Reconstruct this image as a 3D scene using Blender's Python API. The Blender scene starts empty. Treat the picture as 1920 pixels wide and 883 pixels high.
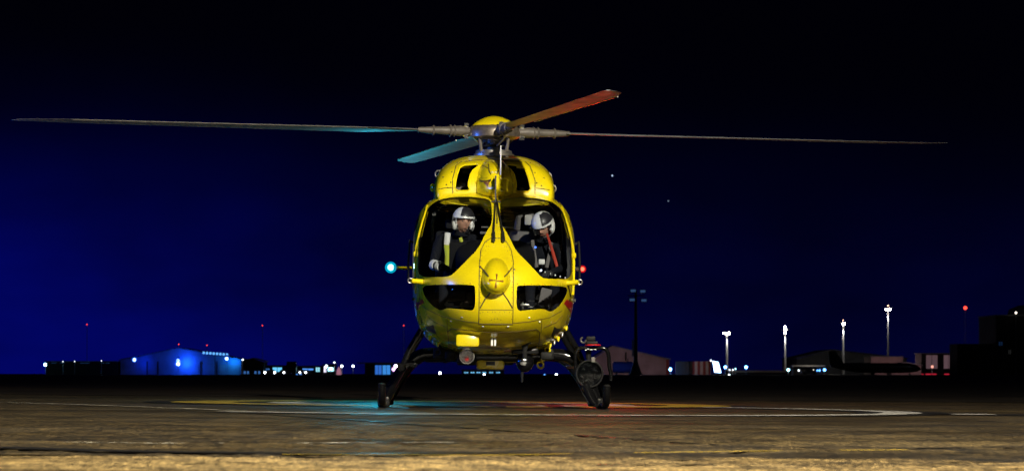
import bpy, bmesh, math, random
from mathutils import Vector, Matrix
from mathutils.geometry import delaunay_2d_cdt
from mathutils.bvhtree import BVHTree

R = math.radians
random.seed(7)
scene = bpy.context.scene
col = scene.collection

# ------------------------------------------------------------------ camera
F, CX, HZ, CH = 5850.0, 960.0, 700.0, 0.38      # focal length in photo pixels, centre, horizon row, camera height
cam_d = bpy.data.cameras.new('camera')
cam = bpy.data.objects.new('camera', cam_d); col.objects.link(cam)
cam.location = (0, 0, CH); cam.rotation_euler = (R(90), 0, 0)
cam_d.sensor_width = 36.0; cam_d.lens = F / 1920.0 * 36.0
cam_d.shift_y = (HZ - 441.5) / 1920.0
cam_d.clip_start = 0.2; cam_d.clip_end = 12000
cam_d.dof.use_dof = True; cam_d.dof.focus_distance = 33.6; cam_d.dof.aperture_fstop = 8.0
scene.camera = cam

# ------------------------------------------------------------------ view
scene.view_settings.view_transform = 'Standard'
scene.view_settings.look = 'None'
scene.view_settings.exposure = 0.0
scene.view_settings.gamma = 1.0
scene.view_settings.use_curve_mapping = False
scene.cycles.max_bounces = 8
scene.cycles.transparent_max_bounces = 12
scene.cycles.volume_bounces = 0
scene.cycles.sample_clamp_indirect = 4.0
scene.cycles.use_denoising = True

# ------------------------------------------------------------------ world: night sky with a town's light dome low on the left
world = bpy.data.worlds.new('World'); scene.world = world; world.use_nodes = True
wn, wl = world.node_tree.nodes, world.node_tree.links
wn.clear()
def wnode(t, **k):
    n = wn.new(t)
    for a, b in k.items(): setattr(n, a, b)
    return n
def wmath(op, a, b=None):
    n = wnode('ShaderNodeMath', operation=op)
    for i, v in enumerate((a, b)):
        if v is None: continue
        if isinstance(v, (int, float)): n.inputs[i].default_value = v
        else: wl.new(v, n.inputs[i])
    return n.outputs[0]
SUN_EL, SUN_AZ = R(24.0), R(-160.0)
sky = wnode('ShaderNodeTexSky', sky_type='NISHITA', sun_disc=False)
sky.sun_elevation = R(-6.0); sky.sun_rotation = R(-12.0); sky.altitude = 0
tc = wnode('ShaderNodeTexCoord')
sep = wnode('ShaderNodeSeparateXYZ'); wl.new(tc.outputs['Generated'], sep.inputs[0])
elev = wmath('MULTIPLY', wmath('ARCSINE', sep.outputs['Z']), 180 / math.pi)
azim = wmath('MULTIPLY', wmath('ARCTAN2', sep.outputs['X'], sep.outputs['Y']), 180 / math.pi)
def lobe(az0, saz, sel, el0=0.0):
    a = wmath('DIVIDE', wmath('SUBTRACT', azim, az0), saz)
    e = wmath('DIVIDE', wmath('SUBTRACT', elev, el0), sel)
    q = wmath('ADD', wmath('MULTIPLY', a, a), wmath('MULTIPLY', e, e))
    return wmath('EXPONENT', wmath('MULTIPLY', q, -0.5))
def tint(v, c):
    n = wnode('ShaderNodeVectorMath', operation='SCALE')
    n.inputs[0].default_value = c
    wl.new(v, n.inputs['Scale']); return n.outputs[0]
def vadd(a, b):
    n = wnode('ShaderNodeVectorMath', operation='ADD')
    wl.new(a, n.inputs[0]); wl.new(b, n.inputs[1]); return n.outputs[0]
one = wnode('ShaderNodeValue'); one.outputs[0].default_value = 1.0
hz_n = wnode('ShaderNodeTexNoise'); hz_n.inputs['Scale'].default_value = 9.0; hz_n.inputs['Detail'].default_value = 4
hz_m = wnode('ShaderNodeMapping'); hz_m.inputs['Scale'].default_value = (1, 1, 2.4)
wl.new(tc.outputs['Generated'], hz_m.inputs[0]); wl.new(hz_m.outputs[0], hz_n.inputs['Vector'])
uneven = wmath('ADD', wmath('MULTIPLY', hz_n.outputs['Fac'], 2.3), -0.15)       # thin uneven haze catching the town's light
glow = vadd(tint(wmath('MULTIPLY', lobe(-10.5, 5.0, 1.9, 0.3), uneven), (0.0001, 0.0009, 0.112)),
            tint(wmath('MULTIPLY', lobe(-1.0, 12.0, 1.9), uneven), (0.0003, 0.0008, 0.026)))
glow = vadd(glow, tint(one.outputs[0], (0.0002, 0.0002, 0.0014)))
skm = wnode('ShaderNodeVectorMath', operation='MULTIPLY')
wl.new(sky.outputs[0], skm.inputs[0]); skm.inputs[1].default_value = (0.002, 0.003, 0.01)
bg1 = wnode('ShaderNodeBackground'); bg1.inputs['Strength'].default_value = 1.0
wl.new(glow, bg1.inputs['Color'])
bg2 = wnode('ShaderNodeBackground'); bg2.inputs['Strength'].default_value = 0.05
wl.new(skm.outputs[0], bg2.inputs['Color'])
ad = wnode('ShaderNodeAddShader'); wl.new(bg1.outputs[0], ad.inputs[0]); wl.new(bg2.outputs[0], ad.inputs[1])
wo = wnode('ShaderNodeOutputWorld'); wl.new(ad.outputs[0], wo.inputs['Surface'])

# moon: one weak cool sun
sd = bpy.data.lights.new('moon', 'SUN'); sd.energy = 0.012; sd.angle = R(0.5); sd.color = (0.75, 0.85, 1.0)
moon = bpy.data.objects.new('moon', sd); col.objects.link(moon)
moon.rotation_euler = (R(60), 0, R(25))

# ================================================================== helpers
def mat(name, base=(0.5,)*3, rough=0.5, metal=0.0, coat=0.0, spec=0.5, noise=None, bump=None, emit=None, estr=1.0):
    m = bpy.data.materials.new(name); m.use_nodes = True
    nt = m.node_tree; b = nt.nodes['Principled BSDF']
    b.inputs['Base Color'].default_value = (*base, 1)
    b.inputs['Roughness'].default_value = rough
    b.inputs['Metallic'].default_value = metal
    b.inputs['Coat Weight'].default_value = coat
    b.inputs['Coat Roughness'].default_value = 0.08
    b.inputs['Specular IOR Level'].default_value = spec
    if emit:
        b.inputs['Emission Color'].default_value = (*emit, 1); b.inputs['Emission Strength'].default_value = estr
    if noise:                                   # (scale, amount): gentle dirt variation of colour and gloss
        t = nt.nodes.new('ShaderNodeTexCoord'); n = nt.nodes.new('ShaderNodeTexNoise')
        n.inputs['Scale'].default_value = noise[0]; n.inputs['Detail'].default_value = 6
        nt.links.new(t.outputs['Object'], n.inputs['Vector'])
        r = nt.nodes.new('ShaderNodeValToRGB')
        r.color_ramp.elements[0].position = 0.32; r.color_ramp.elements[1].position = 0.68
        lo = tuple(c * (1 - noise[1]) for c in base); hi = tuple(min(1, c * (1 + noise[1] * 0.5)) for c in base)
        r.color_ramp.elements[0].color = (*lo, 1); r.color_ramp.elements[1].color = (*hi, 1)
        nt.links.new(n.outputs['Fac'], r.inputs[0]); nt.links.new(r.outputs[0], b.inputs['Base Color'])
        mr = nt.nodes.new('ShaderNodeMapRange')
        mr.inputs['To Min'].default_value = min(1, rough * 1.35 + 0.04); mr.inputs['To Max'].default_value = rough * 0.75
        nt.links.new(n.outputs['Fac'], mr.inputs['Value']); nt.links.new(mr.outputs[0], b.inputs['Roughness'])
    if bump:
        t = nt.nodes.new('ShaderNodeTexCoord'); n = nt.nodes.new('ShaderNodeTexNoise')
        n.inputs['Scale'].default_value = bump[0]; n.inputs['Detail'].default_value = 4
        nt.links.new(t.outputs['Object'], n.inputs['Vector'])
        bp = nt.nodes.new('ShaderNodeBump'); bp.inputs['Strength'].default_value = bump[1]; bp.inputs['Distance'].default_value = 0.02
        nt.links.new(n.outputs['Fac'], bp.inputs['Height']); nt.links.new(bp.outputs[0], b.inputs['Normal'])
    return m

def lampmat(name, c, s):
    m = bpy.data.materials.new(name); m.use_nodes = True
    nt = m.node_tree; nt.nodes.clear()
    e = nt.nodes.new('ShaderNodeEmission'); e.inputs[0].default_value = (*c, 1); e.inputs[1].default_value = s
    o = nt.nodes.new('ShaderNodeOutputMaterial'); nt.links.new(e.outputs[0], o.inputs[0])
    return m

def halo_shell(name, c, s, clear=0.55):
    """see-through glowing shell that imitates a halo round a lamp"""
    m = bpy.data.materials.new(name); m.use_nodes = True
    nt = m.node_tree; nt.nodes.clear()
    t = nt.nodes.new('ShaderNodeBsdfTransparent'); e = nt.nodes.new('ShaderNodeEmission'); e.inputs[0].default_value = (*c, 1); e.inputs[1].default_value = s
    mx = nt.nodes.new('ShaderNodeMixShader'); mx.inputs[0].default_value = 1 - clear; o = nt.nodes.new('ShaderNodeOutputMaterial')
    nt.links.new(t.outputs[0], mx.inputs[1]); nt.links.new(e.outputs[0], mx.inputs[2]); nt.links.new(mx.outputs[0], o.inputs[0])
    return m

def glassmat(name, tintc=(0.78, 0.81, 0.83), rough=0.02):
    m = bpy.data.materials.new(name); m.use_nodes = True
    nt = m.node_tree; nt.nodes.clear()
    t = nt.nodes.new('ShaderNodeBsdfTransparent'); t.inputs[0].default_value = (*tintc, 1)
    g = nt.nodes.new('ShaderNodeBsdfGlossy'); g.inputs['Roughness'].default_value = rough
    lw = nt.nodes.new('ShaderNodeLayerWeight'); pw = nt.nodes.new('ShaderNodeMath'); pw.operation = 'POWER'; pw.inputs[1].default_value = 5.0
    nt.links.new(lw.outputs['Facing'], pw.inputs[0])
    fr = nt.nodes.new('ShaderNodeMath'); fr.operation = 'MULTIPLY_ADD'; fr.inputs[1].default_value = 0.9; fr.inputs[2].default_value = 0.055
    nt.links.new(pw.outputs[0], fr.inputs[0])
    mx = nt.nodes.new('ShaderNodeMixShader'); o = nt.nodes.new('ShaderNodeOutputMaterial')
    nt.links.new(fr.outputs[0], mx.inputs[0]); nt.links.new(t.outputs[0], mx.inputs[1]); nt.links.new(g.outputs[0], mx.inputs[2])
    nt.links.new(mx.outputs[0], o.inputs[0])
    return m

class MB:
    """collects boxes, tubes, lathes and lofts; build() links them as ONE mesh object"""
    def __init__(s): s.v = []; s.f = []; s.m = []
    def add(s, vs, fs, mi=0):
        o = len(s.v); s.v += [tuple(v) for v in vs]
        for f in fs: s.f.append(tuple(i + o for i in f)); s.m.append(mi)
        return s
    def box(s, c, d, mi=0, rot=None):
        x, y, z = (k / 2 for k in d)
        vs = [Vector((sx * x, sy * y, sz * z)) for sx in (-1, 1) for sy in (-1, 1) for sz in (-1, 1)]
        if rot is not None: vs = [rot @ v for v in vs]
        vs = [v + Vector(c) for v in vs]
        return s.add(vs, [(0, 1, 3, 2), (4, 6, 7, 5), (0, 4, 5, 1), (2, 3, 7, 6), (0, 2, 6, 4), (1, 5, 7, 3)], mi)
    def rbox(s, c, d, b=0.01, mi=0, rot=None):
        """box with chamfered edges"""
        bm = bmesh.new(); bmesh.ops.create_cube(bm, size=1.0)
        for v in bm.verts: v.co = Vector((v.co.x * d[0], v.co.y * d[1], v.co.z * d[2]))
        bmesh.ops.bevel(bm, geom=bm.edges[:], offset=min(b, min(d) * 0.45), segments=2, affect='EDGES', profile=0.5)
        if rot is not None:
            for v in bm.verts: v.co = rot @ v.co
        for v in bm.verts: v.co += Vector(c)
        bm.verts.index_update()
        s.add([v.co for v in bm.verts], [[v.index for v in f.verts] for f in bm.faces], mi); bm.free(); return s
    def tube(s, pts, r, n=10, mi=0, cap=True, flat=None):
        pts = [Vector(p) for p in pts]; k = len(pts)
        rs = r if isinstance(r, (list, tuple)) else [r] * k
        ref = None; rings = []
        for i, p in enumerate(pts):
            t = (pts[min(i + 1, k - 1)] - pts[max(i - 1, 0)]).normalized()
            if ref is None:
                ref = Vector((0, 0, 1)) if abs(t.z) < 0.9 else Vector((0, 1, 0))
            u = t.cross(ref).normalized(); w = u.cross(t).normalized(); ref = w
            fl = flat or 1.0
            rings.append([p + (u * math.cos(a) + w * math.sin(a) * fl) * rs[i] for a in (2 * math.pi * j / n for j in range(n))])
        vs = [v for rg in rings for v in rg]
        fs = [(i * n + j, i * n + (j + 1) % n, (i + 1) * n + (j + 1) % n, (i + 1) * n + j) for i in range(k - 1) for j in range(n)]
        if cap: fs += [tuple(range(n))[::-1], tuple((k - 1) * n + j for j in range(n))]
        return s.add(vs, fs, mi)
    def lathe(s, prof, c=(0, 0, 0), axis=(0, 0, 1), n=24, mi=0, sx=1.0):
        """prof: list of (radius, height) along axis"""
        ax = Vector(axis).normalized(); u = ax.orthogonal().normalized(); w = ax.cross(u); c = Vector(c)
        rings = [[c + ax * h + (u * math.cos(2 * math.pi * j / n) + w * math.sin(2 * math.pi * j / n)) * max(r, 1e-5) for j in range(n)] for r, h in prof]
        k = len(prof)
        fs = [(i * n + j, i * n + (j + 1) % n, (i + 1) * n + (j + 1) % n, (i + 1) * n + j) for i in range(k - 1) for j in range(n)]
        fs += [tuple(range(n))[::-1], tuple((k - 1) * n + j for j in range(n))]
        return s.add([v for rg in rings for v in rg], fs, mi)
    def ball(s, c, r, n=16, mi=0, rot=None):
        r = r if isinstance(r, (tuple, list)) else (r, r, r)
        m = n // 2; vs = []; fs = []
        for i in range(m + 1):
            p = math.pi * i / m
            for j in range(n):
                a = 2 * math.pi * j / n
                v = Vector((math.sin(p) * math.cos(a) * r[0], math.sin(p) * math.sin(a) * r[1], math.cos(p) * r[2]))
                if rot is not None: v = rot @ v
                vs.append(v + Vector(c))
        for i in range(m):
            for j in range(n):
                fs.append((i * n + j, (i + 1) * n + j, (i + 1) * n + (j + 1) % n, i * n + (j + 1) % n))
        return s.add(vs, fs, mi)
    def loft(s, rings, mi=0, cap=True, flip=False):
        n = len(rings[0]); k = len(rings)
        vs = [v for rg in rings for v in rg]
        fs = [(i * n + j, (i + 1) * n + j, (i + 1) * n + (j + 1) % n, i * n + (j + 1) % n) for i in range(k - 1) for j in range(n)]
        if cap: fs += [tuple(range(n)), tuple((k - 1) * n + j for j in range(n))[::-1]]
        if flip: fs = [f[::-1] for f in fs]
        return s.add(vs, fs, mi)
    def torus(s, c, axis, Rr, r, n=24, m=8, mi=0, a0=0, a1=2 * math.pi):
        ax = Vector(axis).normalized(); u = ax.orthogonal().normalized(); w = ax.cross(u); c = Vector(c)
        full = abs(a1 - a0 - 2 * math.pi) < 1e-6
        k = n if full else n + 1
        pts = [c + (u * math.cos(a0 + (a1 - a0) * i / n) + w * math.sin(a0 + (a1 - a0) * i / n)) * Rr for i in range(k)]
        if not full: return s.tube(pts, r, m, mi)
        rings = []
        for p in pts:
            o = (p - c).normalized()
            rings.append([p + (o * math.cos(2 * math.pi * j / m) + ax * math.sin(2 * math.pi * j / m)) * r for j in range(m)])
        vs = [v for g in rings for v in g]
        fs = [(i * m + j, ((i + 1) % k) * m + j, ((i + 1) % k) * m + (j + 1) % m, i * m + (j + 1) % m) for i in range(k) for j in range(m)]
        return s.add(vs, fs, mi)
    def mesh(s, name, mats, smooth=True, angle=35):
        me = bpy.data.meshes.new(name); me.from_pydata(s.v, [], s.f)
        for m in (mats if isinstance(mats, (list, tuple)) else [mats]): me.materials.append(m)
        me.polygons.foreach_set('material_index', s.m)
        bm = bmesh.new(); bm.from_mesh(me); bmesh.ops.remove_doubles(bm, verts=bm.verts, dist=1e-5)
        bmesh.ops.recalc_face_normals(bm, faces=bm.faces); bm.to_mesh(me); bm.free()
        if smooth:
            me.polygons.foreach_set('use_smooth', [True] * len(me.polygons)); me.set_sharp_from_angle(angle=R(angle))
        me.update(); return me
    def build(s, name, mats, parent=None, smooth=True, angle=35):
        return link(name, s.mesh(name, mats, smooth, angle), parent)

def link(name, data, parent=None):
    o = bpy.data.objects.new(name, data); col.objects.link(o)
    if parent: o.parent = parent
    return o
def tag(o, label=None, cat=None, group=None, kind=None):
    if label: o['label'] = label
    if cat: o['category'] = cat
    if group: o['group'] = group
    if kind: o['kind'] = kind
    return o
def thing(name, label, cat, loc=(0, 0, 0), group=None):
    o = bpy.data.objects.new(name, None); col.objects.link(o); o.location = loc; o.empty_display_size = 0.2
    return tag(o, label, cat, group)
def at(px, py, d):
    return Vector(((px - CX) * d / F, d, CH + (HZ - py) * d / F))
def smoothstep(a, b, x):
    t = max(0.0, min(1.0, (x - a) / (b - a))); return t * t * (3 - 2 * t)
def gz(x, y):
    """apron height: a slight cross-fall for drainage round the pad"""
    return -0.008 * max(-14, min(14, x + 0.23)) * (1 - smoothstep(46, 120, y)) * (1 - smoothstep(14, 60, abs(x)))
def point_light(name, loc, energy, color, size=0.05, parent=None, spot=None, aim=None, blend=0.5):
    ld = bpy.data.lights.new(name, 'SPOT' if spot else 'POINT')
    ld.energy = energy; ld.color = color; ld.shadow_soft_size = size
    o = bpy.data.objects.new(name, ld); col.objects.link(o)
    if parent: o.parent = parent
    o.location = loc
    if spot:
        ld.spot_size = R(spot); ld.spot_blend = blend
        o.rotation_euler = (Vector(aim) - Vector(loc)).to_track_quat('-Z', 'Y').to_euler()
    return o
def chaikin(p, it=2, closed=True):
    for _ in range(it):
        q = []
        n = len(p)
        for i in range(n if closed else n - 1):
            a, b = Vector(p[i]), Vector(p[(i + 1) % n])
            q += [a.lerp(b, 0.2), a.lerp(b, 0.8)]
        if not closed: q = [Vector(p[0])] + q + [Vector(p[-1])]
        p = q
    return p
def pchip(xs, ys, x):
    """monotone cubic"""
    n = len(xs)
    if x <= xs[0]: return ys[0]
    if x >= xs[-1]: return ys[-1]
    d = [(ys[i + 1] - ys[i]) / (xs[i + 1] - xs[i]) for i in range(n - 1)]
    m = [d[0]] + [0 if d[i - 1] * d[i] <= 0 else 2 * d[i - 1] * d[i] / (d[i - 1] + d[i]) for i in range(1, n - 1)] + [d[-1]]
    i = max(k for k in range(n - 1) if xs[k] <= x)
    h = xs[i + 1] - xs[i]; t = (x - xs[i]) / h
    return ((1 + 2 * t) * (1 - t) ** 2 * ys[i] + t * (1 - t) ** 2 * h * m[i] + t * t * (3 - 2 * t) * ys[i + 1] + t * t * (t - 1) * h * m[i + 1])
def evaluated(o):
    dg = bpy.context.evaluated_depsgraph_get(); dg.update()
    me = bpy.data.meshes.new_from_object(o.evaluated_get(dg), depsgraph=dg); return me

# ------------------------------------------------------------------ materials
M = {}
M['paint'] = mat('yellow_paint', (0.70, 0.555, 0.004), 0.24, coat=0.7, noise=(2.5, 0.20))
M['inside'] = mat('cabin_lining', (0.006, 0.006, 0.007), 0.8, spec=0.15)
M['seal'] = mat('rubber_seal', (0.012, 0.012, 0.012), 0.5)
M['black'] = mat('black_paint', (0.004, 0.004, 0.0045), 0.13, spec=0.35, bump=(30, 0.05))
M['blackrough'] = mat('black_fitting', (0.008, 0.008, 0.008), 0.6, spec=0.2, noise=(14, 0.5))
M['steel'] = mat('bare_steel', (0.42, 0.40, 0.37), 0.34, metal=0.9, noise=(16, 0.35))
M['hubmetal'] = mat('hub_metal', (0.24, 0.20, 0.16), 0.36, metal=0.75, noise=(18, 0.45))
M['chrome'] = mat('chrome', (0.8, 0.8, 0.8), 0.12, metal=1.0)
M['blade'] = mat('blade_grey', (0.22, 0.22, 0.23), 0.5, noise=(4, 0.25))
M['cuff'] = mat('cuff_grey', (0.095, 0.082, 0.072), 0.5, noise=(9, 0.3))
M['white'] = mat('white_paint', (0.78, 0.78, 0.76), 0.4)
M['red'] = mat('red_stripe', (0.45, 0.012, 0.012), 0.3, coat=0.6)
M['seam'] = mat('panel_seam', (0.05, 0.03, 0.008), 0.7)
M['gold'] = mat('emblem_gold', (0.20, 0.085, 0.006), 0.45)
M['fabric'] = mat('seat_fabric', (0.012, 0.012, 0.013), 0.9, spec=0.2, bump=(90, 0.3))
M['greyfabric'] = mat('grey_seat_fabric', (0.13, 0.12, 0.12), 0.9, bump=(90, 0.3))
M['glass'] = glassmat('canopy_glass')
M['lens'] = glassmat('lamp_glass', (0.9, 0.9, 0.9))

# ------------------------------------------------------------------ ground
def noise_node(nt, vec, scale, detail=6, rough=0.6, dist=0.0):
    n = nt.nodes.new('ShaderNodeTexNoise'); n.inputs['Scale'].default_value = scale
    n.inputs['Detail'].default_value = detail; n.inputs['Roughness'].default_value = rough; n.inputs['Distortion'].default_value = dist
    nt.links.new(vec, n.inputs['Vector']); return n.outputs['Fac']
def ramp(nt, fac, stops):
    r = nt.nodes.new('ShaderNodeValToRGB')
    while len(r.color_ramp.elements) < len(stops): r.color_ramp.elements.new(0.5)
    for e, (p, c) in zip(r.color_ramp.elements, stops): e.position = p; e.color = (*c, 1)
    nt.links.new(fac, r.inputs[0]); return r.outputs[0]
def mul(nt, a, b, f=1.0):
    m = nt.nodes.new('ShaderNodeMix'); m.data_type = 'RGBA'; m.blend_type = 'MULTIPLY'; m.inputs[0].default_value = f
    nt.links.new(a, m.inputs[6]); nt.links.new(b, m.inputs[7]); return m.outputs[2]
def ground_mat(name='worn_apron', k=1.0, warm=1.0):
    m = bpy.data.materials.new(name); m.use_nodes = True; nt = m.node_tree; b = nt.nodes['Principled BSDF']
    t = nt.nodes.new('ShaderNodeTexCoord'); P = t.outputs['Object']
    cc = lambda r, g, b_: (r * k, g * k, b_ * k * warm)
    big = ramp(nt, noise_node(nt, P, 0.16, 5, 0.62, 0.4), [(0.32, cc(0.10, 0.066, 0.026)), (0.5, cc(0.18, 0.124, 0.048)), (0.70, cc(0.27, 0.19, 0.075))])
    mid = ramp(nt, noise_node(nt, P, 2.2, 9, 0.8, 0.8), [(0.38, (0.16, 0.14, 0.12)), (0.50, (0.80, 0.80, 0.80)), (0.62, (1.4, 1.36, 1.28))])
    mpf = nt.nodes.new('ShaderNodeMapping'); mpf.inputs['Scale'].default_value = (42, 7, 7); nt.links.new(P, mpf.inputs[0])   # broom finish drawn along the slabs
    fine = ramp(nt, noise_node(nt, mpf.outputs[0], 1.0, 6, 0.8), [(0.36, (0.18, 0.18, 0.18)), (0.5, (0.9, 0.9, 0.9)), (0.64, (1.9, 1.9, 1.9))])
    c = mul(nt, mul(nt, big, mid), fine, 1.0)
    # dark tyre smears and oil run along the apron
    mp = nt.nodes.new('ShaderNodeMapping'); mp.inputs['Scale'].default_value = (0.12, 0.9, 1.0); mp.inputs['Rotation'].default_value = (0, 0, R(6))
    nt.links.new(P, mp.inputs[0])
    sm = ramp(nt, noise_node(nt, mp.outputs[0], 1.0, 6, 0.68, 1.2), [(0.46, (1, 1, 1)), (0.58, (0.30, 0.28, 0.26))])
    c = mul(nt, c, sm, 0.85)
    vo = nt.nodes.new('ShaderNodeTexVoronoi'); vo.feature = 'DISTANCE_TO_EDGE'; vo.inputs['Scale'].default_value = 0.45
    wv = nt.nodes.new('ShaderNodeVectorMath'); wv.operation = 'ADD'; nt.links.new(P, wv.inputs[0])
    nz = nt.nodes.new('ShaderNodeTexNoise'); nz.inputs['Scale'].default_value = 1.5; nz.inputs['Detail'].default_value = 6; nt.links.new(P, nz.inputs['Vector']); nt.links.new(nz.outputs['Color'], wv.inputs[1])
    nt.links.new(wv.outputs[0], vo.inputs['Vector'])
    crk = ramp(nt, vo.outputs['Distance'], [(0.004, (0.12,) * 3), (0.014, (1,) * 3)])
    c = mul(nt, c, crk, 0.8)
    nt.links.new(c, b.inputs['Base Color'])
    rr = ramp(nt, noise_node(nt, P, 0.5, 6, 0.7), [(0.35, (0.42,) * 3), (0.65, (0.75,) * 3)])
    nt.links.new(rr, b.inputs['Roughness'])
    b.inputs['Specular IOR Level'].default_value = 0.4
    h1 = noise_node(nt, mpf.outputs[0], 1.0, 5, 0.75); h2 = noise_node(nt, P, 4.0, 6, 0.65)
    b1 = nt.nodes.new('ShaderNodeBump'); b1.inputs['Distance'].default_value = 0.010; b1.inputs['Strength'].default_value = 0.9
    nt.links.new(h1, b1.inputs['Height'])
    b2 = nt.nodes.new('ShaderNodeBump'); b2.inputs['Distance'].default_value = 0.03; b2.inputs['Strength'].default_value = 0.5
    nt.links.new(h2, b2.inputs['Height']); nt.links.new(b1.outputs[0], b2.inputs['Normal'])
    nt.links.new(b2.outputs[0], b.inputs['Normal'])
    return m
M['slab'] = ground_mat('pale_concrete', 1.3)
M['far_dark'] = ground_mat('apron_falloff_dark', 0.22, 1.5)  # light falloff beyond the pad painted in as darker ground
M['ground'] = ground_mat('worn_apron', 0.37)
def axis_vals(lo, hi, fine_lo, fine_hi, step, grow=1.35):
    v = [fine_lo]
    while v[-1] < fine_hi: v.append(v[-1] + step)
    s = step
    while v[-1] < hi: s *= grow; v.append(min(hi, v[-1] + s))
    s = step
    while v[0] > lo: s *= grow; v.insert(0, max(lo, v[0] - s))
    return v
gx = axis_vals(-3500, 3500, -15, 15, 0.75); gy = axis_vals(-60, 7000, -6, 60, 1.0)
g = MB(); W_ = len(gx)
g.add([(x, y, gz(x, y) - (.035 if abs(x) < 7.6 and 10.3 < y < 27.3 else 0)) for y in gy for x in gx], [(j * W_ + i, j * W_ + i + 1, (j + 1) * W_ + i + 1, (j + 1) * W_ + i) for j in range(len(gy) - 1) for i in range(W_ - 1)])
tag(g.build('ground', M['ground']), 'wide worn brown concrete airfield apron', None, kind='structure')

def sheet(xs, ys, lift, name, m, label, wob=0.0):
    mb = MB(); n = len(xs)
    mb.add([(x, y + (wob * math.sin(x * 1.7) + wob * .6 * math.sin(x * 4.1 + 1) if j in (0, len(ys) - 1) else 0), gz(x, y) + lift) for j, y in enumerate(ys) for x in xs],
           [(j * n + i, j * n + i + 1, (j + 1) * n + i + 1, (j + 1) * n + i) for j in range(len(ys) - 1) for i in range(n - 1)])
    tag(mb.build(name, m), label, None, kind='structure')
from mathutils import noise as mnoise
def relief(x0, x1, y0, y1, dx, dy, name, m, label, amp=1.0, wob=0.0, seed=0.0):
    nx, ny = int((x1 - x0) / dx) + 1, int((y1 - y0) / dy) + 1; vs = []
    for j in range(ny):
        for i in range(nx):
            x, y = x0 + dx * i, y0 + dy * j
            if wob and j == ny - 1: y += wob * math.sin(x * 1.7) + wob * .6 * math.sin(x * 4.1 + 1)
            p = Vector((x, y, seed))
            h = .0050 * mnoise.noise(p * .9) + .0040 * mnoise.noise(p * 3.1) + .0034 * mnoise.noise(p * 8.3) + .0030 * mnoise.noise(p * 19.0)
            pit = mnoise.noise(p * 5.0 + Vector((7, 3, 1)))
            h -= .010 * max(0, pit - .35)
            e = min(smoothstep(0, .25, x - x0), smoothstep(0, .25, x1 - x), smoothstep(0, .12, y1 - y + .05), smoothstep(0, .25, y - y0))
            k = amp * 1.25 * (1 - .85 * smoothstep(17, 27, y))
            vs.append((x, y, gz(x, y) + .001 + h * k * e))
    mb = MB(); mb.add(vs, [(j * nx + i, j * nx + i + 1, (j + 1) * nx + i + 1, (j + 1) * nx + i) for j in range(ny - 1) for i in range(nx - 1)])
    tag(mb.build(name, m, angle=180), label, None, kind='structure')
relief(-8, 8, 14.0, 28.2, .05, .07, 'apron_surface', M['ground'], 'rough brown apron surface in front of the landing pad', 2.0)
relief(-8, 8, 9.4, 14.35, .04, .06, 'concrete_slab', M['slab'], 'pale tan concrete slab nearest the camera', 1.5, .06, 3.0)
sheet([-2500, -800, -200, -60, -40, -20, -10, 0, 10, 20, 40, 60, 200, 800, 2500], [47.5, 55, 65, 75, 85, 100, 130, 200, 400, 800, 980], .004, 'far_falloff', M['far_dark'], 'far ground sheet darkened for the light falloff beyond the landing pad')

# painted markings: worn sheets a few millimetres above the apron
def worn(name, colr, lo=0.36, hi=0.52, sc=5.0, rough=0.55):
    m = bpy.data.materials.new(name); m.use_nodes = True; nt = m.node_tree; b = nt.nodes['Principled BSDF']
    t = nt.nodes.new('ShaderNodeTexCoord')
    c = ramp(nt, noise_node(nt, t.outputs['Object'], 18, 6, 0.7), [(0.3, tuple(k * 0.55 for k in colr)), (0.7, colr)])
    nt.links.new(c, b.inputs['Base Color']); b.inputs['Roughness'].default_value = rough
    a = ramp(nt, noise_node(nt, t.outputs['Object'], sc, 8, 0.75), [(lo, (0,) * 3), (hi, (1,) * 3)])
    nt.links.new(a, b.inputs['Alpha']); return m
M['mwhite'] = worn('worn_white_marking', (0.66, 0.63, 0.57), 0.36, 0.54, 4.0)
M['mworn'] = worn('very_worn_white_marking', (0.62, 0.58, 0.46), 0.46, 0.58, 7)
M['myellow'] = worn('worn_yellow_marking', (0.50, 0.34, 0.025), 0.30, 0.50)
M['mblack'] = worn('worn_black_marking', (0.012, 0.011, 0.010), 0.20, 0.36, rough=0.42)
M['tar'] = worn('tar_joint', (0.008, 0.007, 0.006), 0.12, 0.30, rough=0.4)
def ring_sheet(cx, cy, r0, r1, lift, name, m, label, a0=0, a1=360, n=128):
    mb = MB(); vs = []
    full = a1 - a0 >= 360
    for i in range(n + 1):
        a = R(a0 + (a1 - a0) * i / n)
        for k in range(4):
            r = r0 + (r1 - r0) * k / 3
            x, y = cx + r * math.cos(a), cy + r * math.sin(a); vs.append((x, y, gz(x, y) + lift))
    mb.add(vs, [(i * 4 + k, i * 4 + k + 1, (i + 1) * 4 + k + 1, (i + 1) * 4 + k) for i in range(n) for k in range(3)])
    o = mb.build(name, m, None, smooth=False); tag(o, label, None, kind='structure'); return o
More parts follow.
